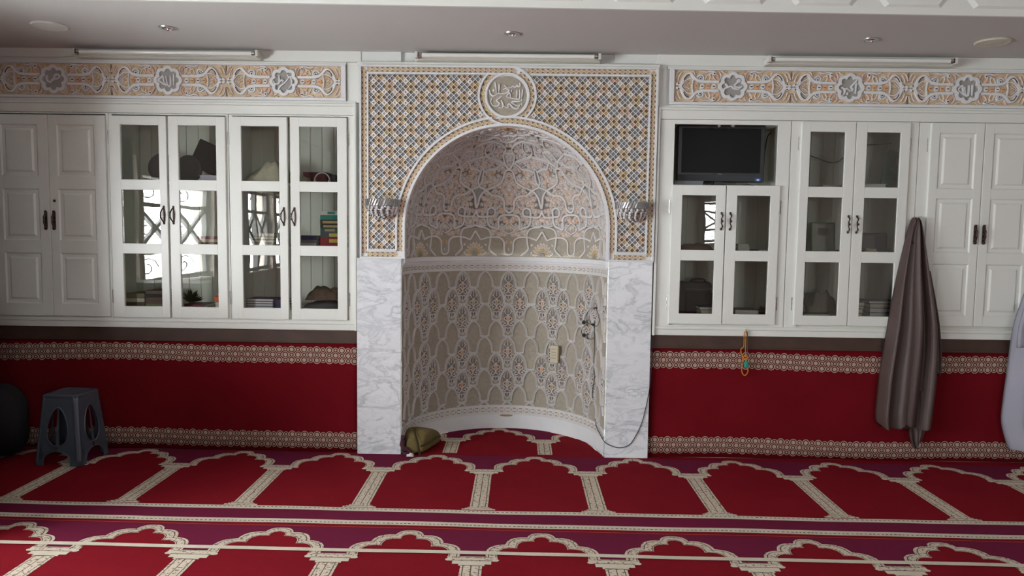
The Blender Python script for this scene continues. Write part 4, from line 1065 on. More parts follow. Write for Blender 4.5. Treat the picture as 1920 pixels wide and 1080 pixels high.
# ------------------------------------------------------------------ books and things on the shelves
def book(x0, x1, z, th, y0, dep, key, label, page='page', spine='front', rz=0.0, group=None, title=None):
    w = x1 - x0; sh = (x0 + x1) / 2 * (y0 + .035) / 4.785; x0 += sh; x1 += sh; cx, cy = (x0 + x1) / 2, y0 + dep / 2
    t = thing('book', label, 'book', (cx, cy, z), group)
    c = MB(key); e = min(.0028, th * .16)
    c.box(x0, x1, y0, y0 + dep, z, z + e); c.box(x0, x1, y0, y0 + dep, z + th - e, z + th)
    if spine == 'front': c.box(x0, x1, y0 - .001, y0 + .003, z, z + th, b=.001)
    elif spine == 'back': c.box(x0, x1, y0 + dep - .003, y0 + dep, z, z + th)
    elif spine == 'left': c.box(x0 - .001, x0 + .003, y0, y0 + dep, z, z + th)
    else: c.box(x1 - .003, x1 + .001, y0, y0 + dep, z, z + th)
    c.build('cover', parent=t)
    MB(page).box(x0 + .004, x1 - .004, y0 + (.003 if spine == 'front' else .004), y0 + dep - .004, z + e, z + th - e).build('page_block', parent=t)
    if title:
        for (a, b, k) in title:
            MB(k).box(x0 + w * a, x0 + w * b, y0 - .0022, y0 - .0008, z + th * .2, z + th * .8, b=.001).build('spine_label', parent=t)
    if rz: t.rotation_euler = (0, 0, radians(rz))
    return t
K = colmat
K('b_green', (.02, .13, .09)); K('b_teal', (.02, .25, .20)); K('b_white', (.66, .65, .60)); K('b_navy', (.012, .016, .09)); K('b_red', (.33, .012, .02)); K('b_black', (.015, .015, .018)); K('b_gold', (.50, .36, .14)); K('b_yellow', (.72, .55, .08))
K('b_brown', (.13, .075, .045)); K('b_grey', (.16, .165, .18)); K('b_maroon', (.13, .015, .025)); K('b_slate', (.075, .09, .12)); K('b_buff', (.42, .35, .22)); K('b_khaki', (.22, .19, .11)); K('b_pale', (.45, .43, .42)); K('b_bluegreen', (.03, .10, .12))
SH = {1: .976, 2: 1.404, 3: 1.829}
# glazed cabinet next to the niche: tall stack at its right edge
z = SH[2]; xs = (-1.335, -1.135)
stack = [('b_red', .020, 'maroon topped thin red book at the foot of the colourful stack', None), ('b_red', .040, 'red book with a yellow spine band low in the colourful stack', [(.30, .95, 'b_yellow')]),
         ('b_slate', .038, 'dark blue book with a yellow spine band in the colourful stack', [(.30, .95, 'b_yellow')]), ('b_green', .026, 'dark green book with a buff band midway up the colourful stack', [(.15, .5, 'b_buff'), (.6, .95, 'b_buff')]),
         ('b_black', .026, 'black book with a gold spine band in the colourful stack', [(.1, .85, 'b_gold')]), ('b_black', .030, 'black book with a broad gilt spine in the colourful stack', [(.08, .80, 'b_gold')]),
         ('b_teal', .032, 'teal book second from the top of the colourful stack', None), ('b_white', .027, 'white book on top of the colourful stack', [(.25, .5, 'b_teal')])]
for key, th, lb, ti in stack: book(xs[0], xs[1], z, th, .03, .16, key, lb, title=ti); z += th + .0004
book(-1.505, -1.36, SH[2], .024, .05, .15, 'b_pale', 'pale grey book beside the foot of the colourful stack'); book(-1.50, -1.355, SH[2] + .0245, .020, .05, .15, 'b_grey', 'dark grey book lying on the pale grey one'); book(-1.49, -1.352, SH[2] + .045, .030, .05, .15, 'b_navy', 'navy book left of the colourful stack, top of three')
z = SH[2]
for i, (th, key, pg) in enumerate(((.020, 'b_maroon', 'page'), (.022, 'b_brown', 'page'), (.020, 'b_maroon', 'page'), (.024, 'b_buff', 'page'))):
    book(-1.80 + .006 * i, -1.655 + .004 * i, z, th, .05, .17, key, ('maroon book lowest in the stack behind the left glass', 'brown book second in the stack behind the left glass', 'maroon book third in the stack behind the left glass', 'buff book on top of the stack behind the left glass')[i], spine='back'); z += th + .0004
z = SH[1]
for i in range(4):
    book(-1.838, -1.655, z, .0165, .03, .16, 'b_navy', ('lowest navy book in the white paged stack', 'second navy book in the white paged stack', 'third navy book in the white paged stack', 'topmost navy book in the white paged stack')[i], 'pagew', 'back', group='navy books with white page edges'); z += .0168
z = SH[1]
for i in range(3): book(-1.653, -1.575, z, .020, .05, .14, 'b_navy', ('plain navy book at the bottom of the short pile', 'plain navy book in the middle of the short pile', 'plain navy book on the short pile beside the white paged stack')[i]); z += .0203
# window-mirroring cabinet
z = SH[1]
for i in range(3): book(-2.655, -2.525, z, .030, .04, .19, ('b_brown', 'b_khaki', 'b_khaki')[i], ('brown book under two tan books behind the far left glass', 'tan book in the middle behind the far left glass', 'tan book topmost behind the far left glass')[i], spine='back' if i == 1 else 'front'); z += .0303
z = SH[1]
for i in range(5): book(-2.52, -2.405, z, .022, .04, .18, ('b_khaki', 'b_brown', 'b_brown', 'b_black', 'b_brown')[i], ('khaki book at the base of the taller dark pile', 'brown book second in the taller dark pile', 'brown book in the middle of the taller dark pile', 'black book second from top of the taller dark pile', 'brown book on top of the taller dark pile')[i]); z += .0223
z = SH[2]
for i in range(3): book(-2.16, -2.02, z, .020, .05, .16, ('b_maroon', 'b_buff', 'b_maroon')[i], ('maroon book lowest of three behind the second glass door', 'buff book between two maroon books behind the second glass door', 'maroon book topmost of three behind the second glass door')[i]); z += .0203
book(-2.26, -2.12, SH[1], .022, .03, .17, 'b_maroon', 'maroon book lying before the dark dried plant')
# television unit
book(1.452, 1.530, SH[2], .030, .04, .16, 'b_white', 'thick white book lower of two behind the small right door', 'pagew'); book(1.452, 1.525, SH[2] + .0303, .026, .04, .16, 'b_white', 'white book upper of two behind the small right door', 'pagew')
book(1.532, 1.590, SH[2], .020, .05, .16, 'b_black', 'small black book between the white books'); book(1.585 + .007, 1.685, SH[2], .020, .03, .18, 'b_pale', 'flat white paged book at the right of the middle shelf', 'pagew', 'back')
book(1.452, 1.612, SH[1], .040, .02, .16, 'b_brown', 'thick brown book with white pages below the small right door', 'pagew', 'back', rz=-3)
book(1.22, 1.315, SH[1], .036, .01, .12, 'b_buff', 'yellowish book below the navy one before the black bag', 'page', 'back'); book(1.21, 1.315, SH[1] + .0365, .020, .01, .12, 'b_navy', 'navy book on the yellowish one before the black bag', 'pagew', 'back')
# glazed cabinet on the right
book(1.90, 2.10, SH[3], .012, .03, .18, 'b_khaki', 'thin khaki book on the top shelf under the hanging cable', rz=4); book(2.00, 2.175, SH[3] + .0125, .022, .05, .18, 'b_white', 'white book lying on the thin khaki book', 'pagew', rz=-3)
book(2.225, 2.43, SH[3], .018, .03, .17, 'b_white', 'white book lower of two on the top right shelf', 'pagew', 'back'); book(2.225, 2.415, SH[3] + .0185, .026, .03, .17, 'b_white', 'white book upper of two on the top right shelf', 'pagew', 'back')
book(2.285, 2.385, SH[2], .022, .02, .13, 'b_bluegreen', 'small dark book below the brown one under the photo frame', 'page', 'back'); book(2.30, 2.37, SH[2] + .0224, .014, .025, .10, 'b_buff', 'small buff booklet on a dark book under the photo frame'); book(2.392, 2.52, SH[2], .018, .02, .13, 'b_maroon', 'thin maroon book with pale pages right of the small booklet', 'pagew', 'back')
book(1.905, 2.085, SH[1], .020, .02, .16, 'b_green', 'dark green book on the bottom shelf under the pale cloth', 'page', 'back'); book(1.90, 1.99, SH[2], .012, .02, .14, 'b_grey', 'thin grey book at the foot of the green tray'); book(2.11, 2.165, SH[2], .024, .02, .14, 'b_navy', 'navy book right of the green tray foot')
z = SH[1]; L1_ = ['brown book at the bottom of the left short pile', 'buff book second in the left short pile', 'olive edged book third in the left short pile', 'grey book topmost in the left short pile']
for i, (key, th) in enumerate((('b_brown', .026), ('b_black', .030), ('b_khaki', .018), ('b_slate', .026))): book(2.225, 2.300 + .006 * i, z, th, .03, .15, key, L1_[i], 'page', 'back', rz=-2 * i); z += th + .0005
z = SH[1]; L2_ = ['slate covered book at the bottom of the stack behind the robe', 'slate covered book second in the stack behind the robe', 'brown edged book third in the stack behind the robe', 'wide slate blue book on top of the stack behind the robe']
for i, (key, th, pg) in enumerate((('b_slate', .032, 'pagew'), ('b_slate', .030, 'pagew'), ('b_black', .030, 'page'), ('b_slate', .018, 'pagew'))): book(2.345 - .008 * (i == 3), 2.545, z, th, .03, .18, key, L2_[i], pg, 'back'); z += th + .0005
# leaning green book with pale lettering
t = thing('book', 'tall green book leaning in the top right corner behind glass', 'book', (2.495, .10, SH[3]))
m = MB('b_green'); m.box(-.075, .075, -.010, .010, .0, .255, b=.002); o = m.build('cover', parent=None); o.parent = t; o.rotation_euler = (radians(-9), radians(17), 0); o.location = (.012, 0, .022)
m = MB('b_gold'); m.box(-.022, .022, -.0125, -.0102, .165, .21, b=.001); g = m.build('cover_emblem'); g.parent = o
m = MB('b_pale')
for zz, w in ((.125, .045), (.105, .012), (.05, .006)): m.box(-w, w, -.0122, -.0102, zz, zz + .006)
g = m.build('cover_lettering'); g.parent = o
# green tray with paper, dark photo frame
def framed(name, label, cat, cx, z0, w, h, y, fk, ik, tilt, bw=.012, inner=None):
    t = thing(name, label, cat, (cx, y, z0)); m = MB(fk)
    for a, b, c_, d in ((-w / 2, -w / 2 + bw, 0, h), (w / 2 - bw, w / 2, 0, h), (-w / 2, w / 2, 0, bw), (-w / 2, w / 2, h - bw, h)): m.box(a, b, -.008, .008, c_, d, b=.002)
    o = m.build('frame'); o.parent = t; o.rotation_euler = (radians(-tilt), 0, 0)
    i = MB(ik).box(-w / 2 + bw, w / 2 - bw, -.002, .004, bw, h - bw).build('backing'); i.parent = o
    if inner:
        for (a, b, c_, d, k_) in inner: j = MB(k_).box(a, b, -.0035, -.0021, c_, d).build('printed_sheet'); j.parent = o
    return t
K('g_frame', (.08, .26, .07)); K('g_back', (.40, .43, .36)); K('sheet', (.50, .50, .40)); K('photo', (.10, .10, .11)); K('f_dark', (.03, .035, .045)); K('photo2', (.045, .055, .075))
framed('picture_frame', 'green edged frame with a printed sheet on the middle shelf', 'frame', 2.098, SH[2] + .008, .165, .205, .16, 'g_frame', 'g_back', 6, .008, [(-.045, .045, .10, .18, 'sheet'), (-.035, .035, .115, .165, 'g_back')])
framed('picture_frame', 'dark landscape photo frame standing behind small books', 'frame', 2.462, SH[2] + .008, .185, .135, .19, 'f_dark', 'photo2', 6, .010, [(-.075, .005, .02, .118, 'photo')])
# television
t = thing('television', 'black flat television standing in the open cabinet recess', 'television', (1.345, .15, 1.852))
M_ = MB('black'); M_.box(1.060, 1.655, .105, .155, 1.880, 2.262, b=.008); tv = M_.build('casing', parent=t)
MB('screen').box(1.092, 1.622, .1015, .106, 1.940, 2.238, b=.001).build('screen', parent=t)
K('tvlow', (.035, .038, .042)); MB('tvlow').box(1.066, 1.648, .100, .106, 1.882, 1.926, b=.002).build('lower_bezel', parent=t)
MB('black').box(1.25, 1.45, .08, .20, 1.851, 1.860, b=.003).box(1.32, 1.38, .12, .15, 1.858, 1.89).build('stand', parent=t)
K('sticker', (.03, .10, .32)); K('stk', (.55, .70, .85)); MB('sticker').box(1.590, 1.632, .0985, .1001, 1.884, 1.906, b=.0005).build('blue_sticker', parent=t); MB('stk').box(1.602, 1.620, .0975, .0986, 1.889, 1.901).build('sticker_print', parent=t)
K('faintmark', (.16, .16, .16)); MB('faintmark').box(1.337, 1.350, .1000, .1013, 1.9285, 1.9345).box(1.3502, 1.366, .1000, .1013, 1.9275, 1.9330).build('maker_mark', parent=t)
t2 = thing('storage_box', 'grey box under the left half of the television', 'box', (1.13, .06, 1.851)); K('greybox', (.16, .17, .18)); MB('greybox').box(1.03, 1.225, .03, .098, 1.8505, 1.876, b=.003).build('box_body', parent=t2)
MB('greybox').box(1.028, 1.227, .028, .1, 1.876, 1.879).build('lid', parent=t2)
tag(MB('black').tube(catmull([(1.36, .05, 1.856), (1.40, .04, 1.853), (1.46, .03, 1.8525), (1.52, .035, 1.856), (1.57, .05, 1.854)], 5), .003, n=6).build('cable', smooth=True), 'short black cable curled below the television', 'cable')
tag(MB('black').tube(catmull([(1.735, .24, 2.23), (1.705, .22, 2.20), (1.685, .20, 2.10), (1.680, .20, 1.98), (1.665, .18, 1.93)], 5), .004, n=6).build('cable', smooth=True), 'black cable dropping behind the right side of the television', 'cable')
tag(MB('black').tube(catmull([(1.80, .27, 2.085), (1.90, .27, 2.09), (2.0, .26, 2.085), (2.08, .26, 2.06), (2.20, .27, 2.035), (2.30, .28, 2.10), (2.40, .28, 2.155), (2.50, .28, 2.165), (2.59, .28, 2.175)], 6), .0035, n=6).build('cable', smooth=True), 'black cable swagged across the top shelf behind glass', 'cable')
# lumpy cloths
def lump(name, label, cat, x0, x1, y0, y1, z, h, key, seed, tilt=0.0, parts=None):
    rnd = random.Random(seed); n, k = 26, 14; ph = [rnd.uniform(0, 6.3) for _ in range(8)]; m = MB(key); vs = []; fs = []
    for j in range(k + 1):
        for i in range(n + 1):
            a, b = i / n, j / k; e = (max(0, 1 - abs(2 * a - 1) ** 4) ** .5) * (max(0, 1 - abs(2 * b - 1) ** 4) ** .5)
            f = .78 + .09 * sin(9 * a + ph[0] + 4 * b) + .07 * sin(19 * a - 8 * b + ph[1]) + .06 * sin(12 * b + 5 * a + ph[2]) + tilt * (a - .5)
            vs.append((x0 + (x1 - x0) * a, y0 + (y1 - y0) * b - .010 * sin(6 * a + ph[3]) * e, z + h * e * f))
    N = (n + 1) * (k + 1); vs += [(v[0], v[1], z) for v in vs]
    for j in range(k):
        for i in range(n):
            a = j * (n + 1) + i; fs += [(a, a + 1, a + n + 2, a + n + 1), (N + a + n + 1, N + a + n + 2, N + a + 1, N + a)]
    m.add(vs, fs); return tag(m.build(name, smooth='full'), label, cat)
lump('folded_cloth', 'crumpled cream cloth on the top shelf behind glass', 'cloth', -1.86, -1.60, .02, .26, SH[3], .155, 'creamcloth', 4, .7)
lump('folded_cloth', 'small crumpled cream cloth beside the headphones', 'cloth', -1.50, -1.445, .02, .16, SH[3], .06, 'creamcloth', 9)
lump('folded_cloth', 'brown patterned cloth heaped on a bottom shelf near the niche', 'cloth', -1.47, -1.24, .06, .27, SH[1] + .060, .100, 'browncloth', 12)
K('greycloth', (.17, .16, .17)); lump('folded_cloth', 'grey cloth lying beneath the brown patterned heap', 'cloth', -1.485, -1.225, .03, .30, SH[1], .056, 'greycloth', 14)
lump('folded_cloth', 'dull brown cloth on the middle shelf below the television', 'cloth', 1.085, 1.33, .05, .26, SH[2], .062, 'browncloth', 15)
K('palecloth', (.30, .27, .21)); lump('folded_cloth', 'beige cloth heaped on the bottom shelf over a green book', 'cloth', 1.99, 2.19, .10, .30, SH[1] + .021, .155, 'palecloth', 16, .6)
K('rosecloth', (.28, .20, .16)); lump('folded_cloth', 'small rose brown cloth at the left of the bottom shelf', 'cloth', 1.90, 1.985, .12, .27, SH[1] + .021, .085, 'rosecloth', 18)
t = thing('black_bag', 'black padded bag on the bottom shelf below the television', 'bag', (1.22, .2, SH[1]))
MB('b_black').box(1.10, 1.345, .15, .30, SH[1] + .001, SH[1] + .215, b=.022).build('bag_body', parent=t, smooth=True); MB('dark').box(1.155, 1.34, .130, .152, SH[1] + .004, SH[1] + .15, b=.010).build('front_pocket', parent=t, smooth=True)
MB('b_grey').tube(catmull([(1.155, .148, SH[1] + .17), (1.25, .144, SH[1] + .165), (1.335, .146, SH[1] + .17)], 4), .003, n=6).build('zip', parent=t, smooth=True); MB('dark').tube(catmull([(1.20, .2, SH[1] + .21), (1.215, .19, SH[1] + .232), (1.29, .19, SH[1] + .232), (1.305, .2, SH[1] + .21)], 4), .008, n=7).build('handle', parent=t, smooth=True)
t = thing('storage_box', 'dark red box with a black end on the top shelf', 'box', (-1.41, .2, SH[3])); MB('b_maroon').box(-1.50, -1.335, .14, .30, SH[3], SH[3] + .085, b=.003).build('box_body', parent=t); MB('b_black').box(-1.334, -1.275, .15, .30, SH[3], SH[3] + .070, b=.003).build('dark_end', parent=t)
t = thing('headphones', 'white headphones lying upright before the dark red box', 'headphones', (-1.345, .06, SH[3])); a_ = [(-1.345 + .052 * cos(pi * i / 14), .06, SH[3] + .02 + .055 * sin(pi * i / 14)) for i in range(15)]
MB('b_white').tube(a_, .0042, n=8).build('headband', parent=t, smooth=True)
for s in (-1, 1): MB('b_pale').ball((-1.345 + s * .05, .06, SH[3] + .016), .016, sc=(.6, 1, 1)).build('ear_cup', parent=t, smooth=True)
t = thing('round_hat', 'round black felt hat standing on edge on the top shelf', 'hat', (-2.49, .16, SH[3])); MB('charcoal').lathe([(.098, .0), (.102, .010), (.098, .022), (.060, .030), (.056, .062), (.0001, .068)], (-2.485, .16, SH[3] + .102), 'y', 32).build('brim', parent=t, smooth=True)
t = thing('round_hat', 'second round charcoal hat on edge before the tilted case', 'hat', (-2.30, .10, SH[3])); K('hat2', (.055, .060, .068)); MB('hat2').lathe([(.090, .0), (.094, .010), (.090, .022), (.055, .03), (.0001, .034)], (-2.275, .10, SH[3] + .094), 'y', 32).build('brim', parent=t, smooth=True)
t = thing('laptop_case', 'dark rectangular case tilted against the shelf back', 'case', (-2.18, .24, SH[3])); m = MB('charcoal'); m.box(-.125, .125, -.014, .014, 0, .20, b=.008); o = m.build('case_body'); o.parent = t; o.rotation_euler = (radians(-4), radians(24), 0); o.location = (-.04, 0, .085)
m = MB('b_black').box(-.122, .122, -.0155, -.0135, .182, .188); g = m.build('zip'); g.parent = o
t = thing('paper_box', 'small pale box in the corner under the tilted case', 'box', (-2.09, .05, SH[3])); K('palebox', (.42, .40, .46)); MB('palebox').box(-2.165, -2.04, .03, .09, SH[3], SH[3] + .042, b=.002).build('box_body', parent=t); MB('b_white').box(-2.166, -2.039, .029, .091, SH[3] + .042, SH[3] + .046, b=.001).build('lid', parent=t)
def sprig(name, label, c, r, n, seed, h):
    rnd = random.Random(seed); m = MB('plant')
    for i in range(n):
        a = rnd.uniform(0, 6.28); e = rnd.uniform(.15, 1.3); L = r * rnd.uniform(.6, 1)
        d = Vector((cos(a) * cos(e), sin(a) * cos(e) * .6, sin(e))); p = Vector(c); s_ = d.orthogonal().normalized() * .007
        q1 = p + d * L * .5; m.add([p, q1 + s_, p + d * L, q1 - s_, q1 + Vector((0, -.003, .003))], [(0, 1, 4), (1, 2, 4), (2, 3, 4), (3, 0, 4)])
    t = thing(name, label, 'plant', (c[0], c[1], c[2] - h)); m.build('leaves', parent=t)
    MB('b_brown').lathe([(.018, 0), (.024, h * .5), (.020, h)], (c[0], c[1], c[2] - h), 'z', 12).build('pot', parent=t, smooth=True)
sprig('dried_plant', 'dark dried plant on the bottom shelf of the window mirroring cabinet', (-2.285, .14, SH[1] + .03), .10, 90, 2, .03)
sprig('dried_plant', 'small brown dried sprig beside the thick brown book', (1.683, .12, SH[1] + .02), .050, 60, 5, .02)
t = thing('jar', 'small white jar with an orange lid right of the dried plant', 'jar', (-2.085, .06, SH[1])); K('orangelid', (.75, .14, .03)); MB('b_white').lathe([(.022, 0), (.024, .006), (.024, .035), (.016, .042)], (-2.06, .06, SH[1]), 'z', 18).build('jar_body', parent=t, smooth=True)
MB('orangelid').lathe([(.030, .042), (.032, .05), (.030, .075), (.014, .085), (.012, .10), (.0001, .102)], (-2.06, .06, SH[1]), 'z', 18).build('lid', parent=t, smooth=True)

# ------------------------------------------------------------------ lamps and ceiling fittings
def batten_lamp(x0, x1, zt, label):
    c = (x0 + x1) / 2; t = thing('tube_lamp', label, 'lamp', (c, 0, zt - .04), 'unlit fluorescent tube lamps under the ceiling')
    MB('plastic').box(x0, x1, -.062, -.007, zt - .054, zt - .016, b=.004).build('batten', parent=t)
    MB('plastic').box(x0 + .01, x1 - .01, -.080, -.060, zt - .052, zt - .046, b=.002).build('reflector_lip', parent=t)
    MB('tube').tube([(x0 + .035, -.090, zt - .024), (x1 - .035, -.090, zt - .024)], .0135, n=16).build('glass_tube', parent=t, smooth=True)
    for x, s in ((x0, 1), (x1, -1)):
        m = MB('steel'); m.tube([(x + s * .02, -.090, zt - .024), (x + s * .045, -.090, zt - .024)], .0142, n=16); m.build('tube_cap', parent=t, smooth=True)
        MB('plastic').box(min(x, x + s * .02), max(x, x + s * .02), -.108, -.055, zt - .044, zt - .004, b=.004).build('lamp_holder', parent=t)
        MB('black').box(x + s * .022 - .002, x + s * .022 + .002, -.106, -.070, zt - .038, zt - .010).build('holder_contact', parent=t)
batten_lamp(-2.925, -1.712, 2.678, 'unlit tube lamp above the left carved frieze')
batten_lamp(-.695, .510, 2.680, 'unlit tube lamp above the round script medallion')
batten_lamp(1.582, 2.795, 2.677, 'unlit tube lamp above the right carved frieze')
for pts, lb in (([(-3.88, -.010, 2.640), (-3.4, -.011, 2.636), (-3.1, -.011, 2.634), (-2.93, -.02, 2.645)], 'thin white cable running from the left edge to the left tube lamp'),
                ([(-.60, -.012, 2.631), (-.3, -.012, 2.634), (0.0, -.012, 2.629), (.35, -.012, 2.632), (.9, -.012, 2.628)], 'thin pale cable beneath the middle tube lamp')):
    tag(MB('plastic').tube(catmull(pts, 6), .0035, n=6).build('cable', smooth=True), lb, 'cable')
for (x, y), lb in (((-2.094, -.513), 'small chrome downlight above the left frieze'), ((-.063, -.465), 'small chrome downlight above the niche'), ((2.079, -.42), 'small chrome downlight above the right frieze')):
    t = thing('downlight', lb, 'lamp', (x, y, ZC)); MB('silver').lathe([(.052, 0), (.050, -.006), (.034, -.008), (.030, -.001)], (x, y, ZC), 'z', 28).build('trim_ring', parent=t, smooth=True)
    MB('chrome').lathe([(.030, -.002), (.024, -.010), (.010, -.013), (.0001, -.013)], (x, y, ZC), 'z', 20).build('reflector', parent=t, smooth=True)
    MB('chrome').ball((x + .006, y - .01, ZC - .012), .010).build('bulb', parent=t, smooth=True)
K('ivory', (.62, .60, .50))
for (x, y), k_, lb in (((-2.780, -.540), 'paint', 'round white ceiling speaker at the left'), ((2.815, -.405), 'ivory', 'round ivory ceiling speaker at the right')):
    t = thing('ceiling_speaker', lb, 'ceiling fitting', (x, y, ZC)); MB(k_).lathe([(.094, 0), (.098, -.004), (.090, -.011), (.078, -.009)], (x, y, ZC), 'z', 36).build('rim', parent=t, smooth=True)
    MB(k_).lathe([(.078, -.0085), (.040, -.012), (.0001, -.013)], (x, y, ZC), 'z', 36).build('grille', parent=t, smooth=True)
def sconce(x, z, label):
    t = thing('crystal_sconce', label, 'wall lamp', (x, -.055, z)); Y = -.056
    m = MB('silver'); N = 30; a0, a1 = pi, 2 * pi
    m.lathe([(.098, z + .004), (.108, z + .0), (.110, z - .040), (.100, z - .046), (.094, z - .040), (.094, z)], (x, Y, 0), 'z', N, a0=a0, a1=a1)
    m.build('rope_band', parent=t, smooth=True); r_ = MB('silver')
    for i in range(17):
        a = a0 + (a1 - a0) * i / 17; r_.tube([(x + .1105 * cos(a + .17 * k - .0), Y + .1105 * sin(a + .17 * k), z - .042 + .044 * k) for k in (0, .33, .66, 1)], .0048, n=5)
    r_.build('rope_ribs', parent=t, smooth=True)
    for rows, (r, zz, br, n) in enumerate(((.100, -.054, .0105, 17), (.094, -.070, .0105, 16), (.084, -.086, .010, 14), (.070, -.100, .010, 12), (.050, -.112, .009, 9), (.028, -.122, .0085, 5))):
        b = MB('crystal', 'chrome', 'bright')
        for i in range(n):
            a = a0 + (a1 - a0) * (i + .5) / n; b.ball((x + r * cos(a), Y + r * sin(a), z + zz), br, ('crystal', 'bright', 'chrome', 'bright')[(i * 3 + rows) % 4], 4, (1, 1, 1.15))
        b.build('crystal_row', parent=t)
    MB('plastic').lathe([(.080, z - .05), (.078, z - .08), (.05, z - .105), (.0001, z - .113)], (x, Y, 0), 'z', 20, a0=a0, a1=a1).build('inner_bowl', parent=t, smooth=True)
    MB('silver').box(x - .085, x + .085, Y - .004, Y + .004, z - .05, z + .004, b=.002).build('back_plate', parent=t)
sconce(-.912, 1.722, 'crystal wall lamp on the lattice left of the arch')
sconce(.741, 1.724, 'crystal wall lamp on the lattice right of the arch')

# ------------------------------------------------------------------ inside the niche
t = thing('switch_box', 'small beige box fixed to the curved niche wall', 'box', (.285, .54, .61)); K('beigebox', (.60, .54, .40)); K('boxside', (.30, .24, .15))
azb = math.asin((.29 - NX) / LR); ry = NY + LR * cos(azb)
m = MB('beigebox'); m.box(-.034, .026, -.042, 0.0, -.064, .064, b=.003); o = m.build('box_body'); o.parent = t; o.location = (0, .0, 0); o.rotation_euler = (0, 0, -azb * .55); t.location = (.285, ry - .006, .612)
j = MB('boxside').box(.0262, .034, -.040, .0, -.062, .062, b=.002).build('dark_side'); j.parent = o
for i in range(4): j = MB('boxside').box(-.026, .012, -.0432, -.0421, .036 - i * .022, .040 - i * .022).build('printed_line'); j.parent = o
# little microphones with their lead
def onwall(az, z, h): return (NX + (LR - h) * sin(az), NY + (LR - h) * cos(az), z)
A = lambda x: math.asin(min(.999, (x - NX) / LR))
t = thing('microphone_set', 'two tiny black microphones on looped wire, hung inside the niche', 'microphone', onwall(A(.53), .78, .02))
w1 = catmull([onwall(A(.560), 1.0, .02), onwall(A(.535), .985, .03), onwall(A(.515), .93, .035), onwall(A(.520), .885, .03), onwall(A(.560), .870, .02), onwall(A(.578), .91, .02), onwall(A(.57), .96, .02), onwall(A(.560), 1.0, .02)], 6)
MB('black').tube(w1, .0022, n=6).build('wire_loop', parent=t, smooth=True)
w2 = catmull([onwall(A(.53), .88, .03), onwall(A(.50), .85, .035), onwall(A(.485), .81, .035), onwall(A(.50), .775, .03), onwall(A(.54), .77, .025), onwall(A(.555), .80, .02), onwall(A(.550), .86, .02)], 6)
MB('black').tube(w2, .0022, n=6).build('wire_loop', parent=t, smooth=True)
for p, r in ((onwall(A(.498), .882, .034), .0145), (onwall(A(.500), .789, .034), .0135)): MB('black').lathe([(.0001, -.016), (r, -.014), (r, .0), (.006, .010)], p, 'y', 16).build('microphone_head', parent=t, smooth=True)
for p in (onwall(A(.560), 1.0, .02), onwall(A(.545), .878, .02)): MB('black').box(p[0] - .012, p[0] + .012, p[1] - .008, p[1] + .006, p[2] - .006, p[2] + .006, b=.002).build('clip', parent=t)
cb = [onwall(A(.548), .90, .015), onwall(A(.550), .70, .012), onwall(A(.548), .62, .012), onwall(A(.553), .50, .012), onwall(A(.545), .38, .012), onwall(A(.560), .27, .012), onwall(A(.570), .17, .014), (.583, -.045, .125), (.612, -.060, .098), (.66, -.058, .078), (.70, -.056, .072), (.76, -.056, .092), (.80, -.056, .15), (.84, -.056, .24), (.868, -.056, .36), (.890, -.056, .50), (.897, -.052, .66), (.899, -.045, .80)]
tag(MB('charcoal').tube(catmull(cb, 6), .0026, n=6).build('microphone_cable', smooth=True), 'thin dark cable trailing down the niche and across the right marble pier', 'cable')
# folded olive cloth bag at the foot of the left pier
t = thing('cloth_bag', 'olive green bundled cloth with maroon lining at the left pier foot', 'cloth bag', (-.70, .10, 0))
def sack(key, name, rings, cap=True, parent=t):
    m = MB(key); vs = []; n = 20
    for (cx, cy, cz, rx, rz, tw, pw) in rings:
        for j in range(n):
            a = 2 * pi * j / n; c_, s_ = cos(a), sin(a)
            x = rx * math.copysign(abs(c_) ** pw, c_); z = rz * math.copysign(abs(s_) ** pw, s_)
            vs.append((cx + x * cos(tw), cy - x * sin(tw), cz + z))
    fs = []
    for i in range(len(rings) - 1):
        for j in range(n): a = i * n + j; b = i * n + (j + 1) % n; fs.append((a, b, b + n, a + n))
    if cap: fs += [tuple(range(n))[::-1], tuple((len(rings) - 1) * n + j for j in range(n))]
    m.add(vs, fs); o = m.build(name, parent=parent, smooth='full'); s_ = o.modifiers.new('sub', 'SUBSURF'); s_.levels = 1; s_.render_levels = 2; return o
# body lies from the pier (lower left, open end) to the back right
ax0, ax1 = Vector((-.735, .02, 0)), Vector((-.545, .32, 0)); d = (ax1 - ax0); tw = atan2(-(-d.y), d.x) * 0 + .35
sack('olive', 'bag_body', [(-.700, -.045, .055, .060, .050, tw, .65), (-.700, .0, .070, .088, .066, tw, .55), (-.690, .06, .078, .100, .074, tw, .5), (-.672, .13, .074, .104, .070, tw, .5), (-.640, .20, .060, .094, .056, tw, .5), (-.610, .26, .040, .070, .038, tw, .8), (-.60, .30, .028, .040, .024, tw, .9)])
sack('olive', 'rolled_edge', [(-.735, -.062, .060, .020, .056, .1, .9), (-.715, -.060, .066, .028, .060, .1, .9), (-.690, -.050, .060, .026, .050, .1, .9), (-.665, -.035, .050, .018, .036, .1, .9)])
m = MB('maroon'); m.tube(catmull([(-.772, -.030, .125), (-.785, -.045, .090), (-.770, -.062, .055), (-.745, -.078, .045), (-.725, -.082, .028), (-.748, -.080, .012), (-.770, -.07, .012)], 5), [.014 + .004 * sin(i) for i in range(31)], n=8).build('lining', parent=t, smooth=True)
MB('olivedark').tube(catmull([(-.650, -.070, .065), (-.605, -.015, .072), (-.578, .06, .076), (-.562, .14, .070), (-.555, .21, .052), (-.560, .26, .03)], 6), .010, n=8, flat=.5).build('strap', parent=t, smooth=True)
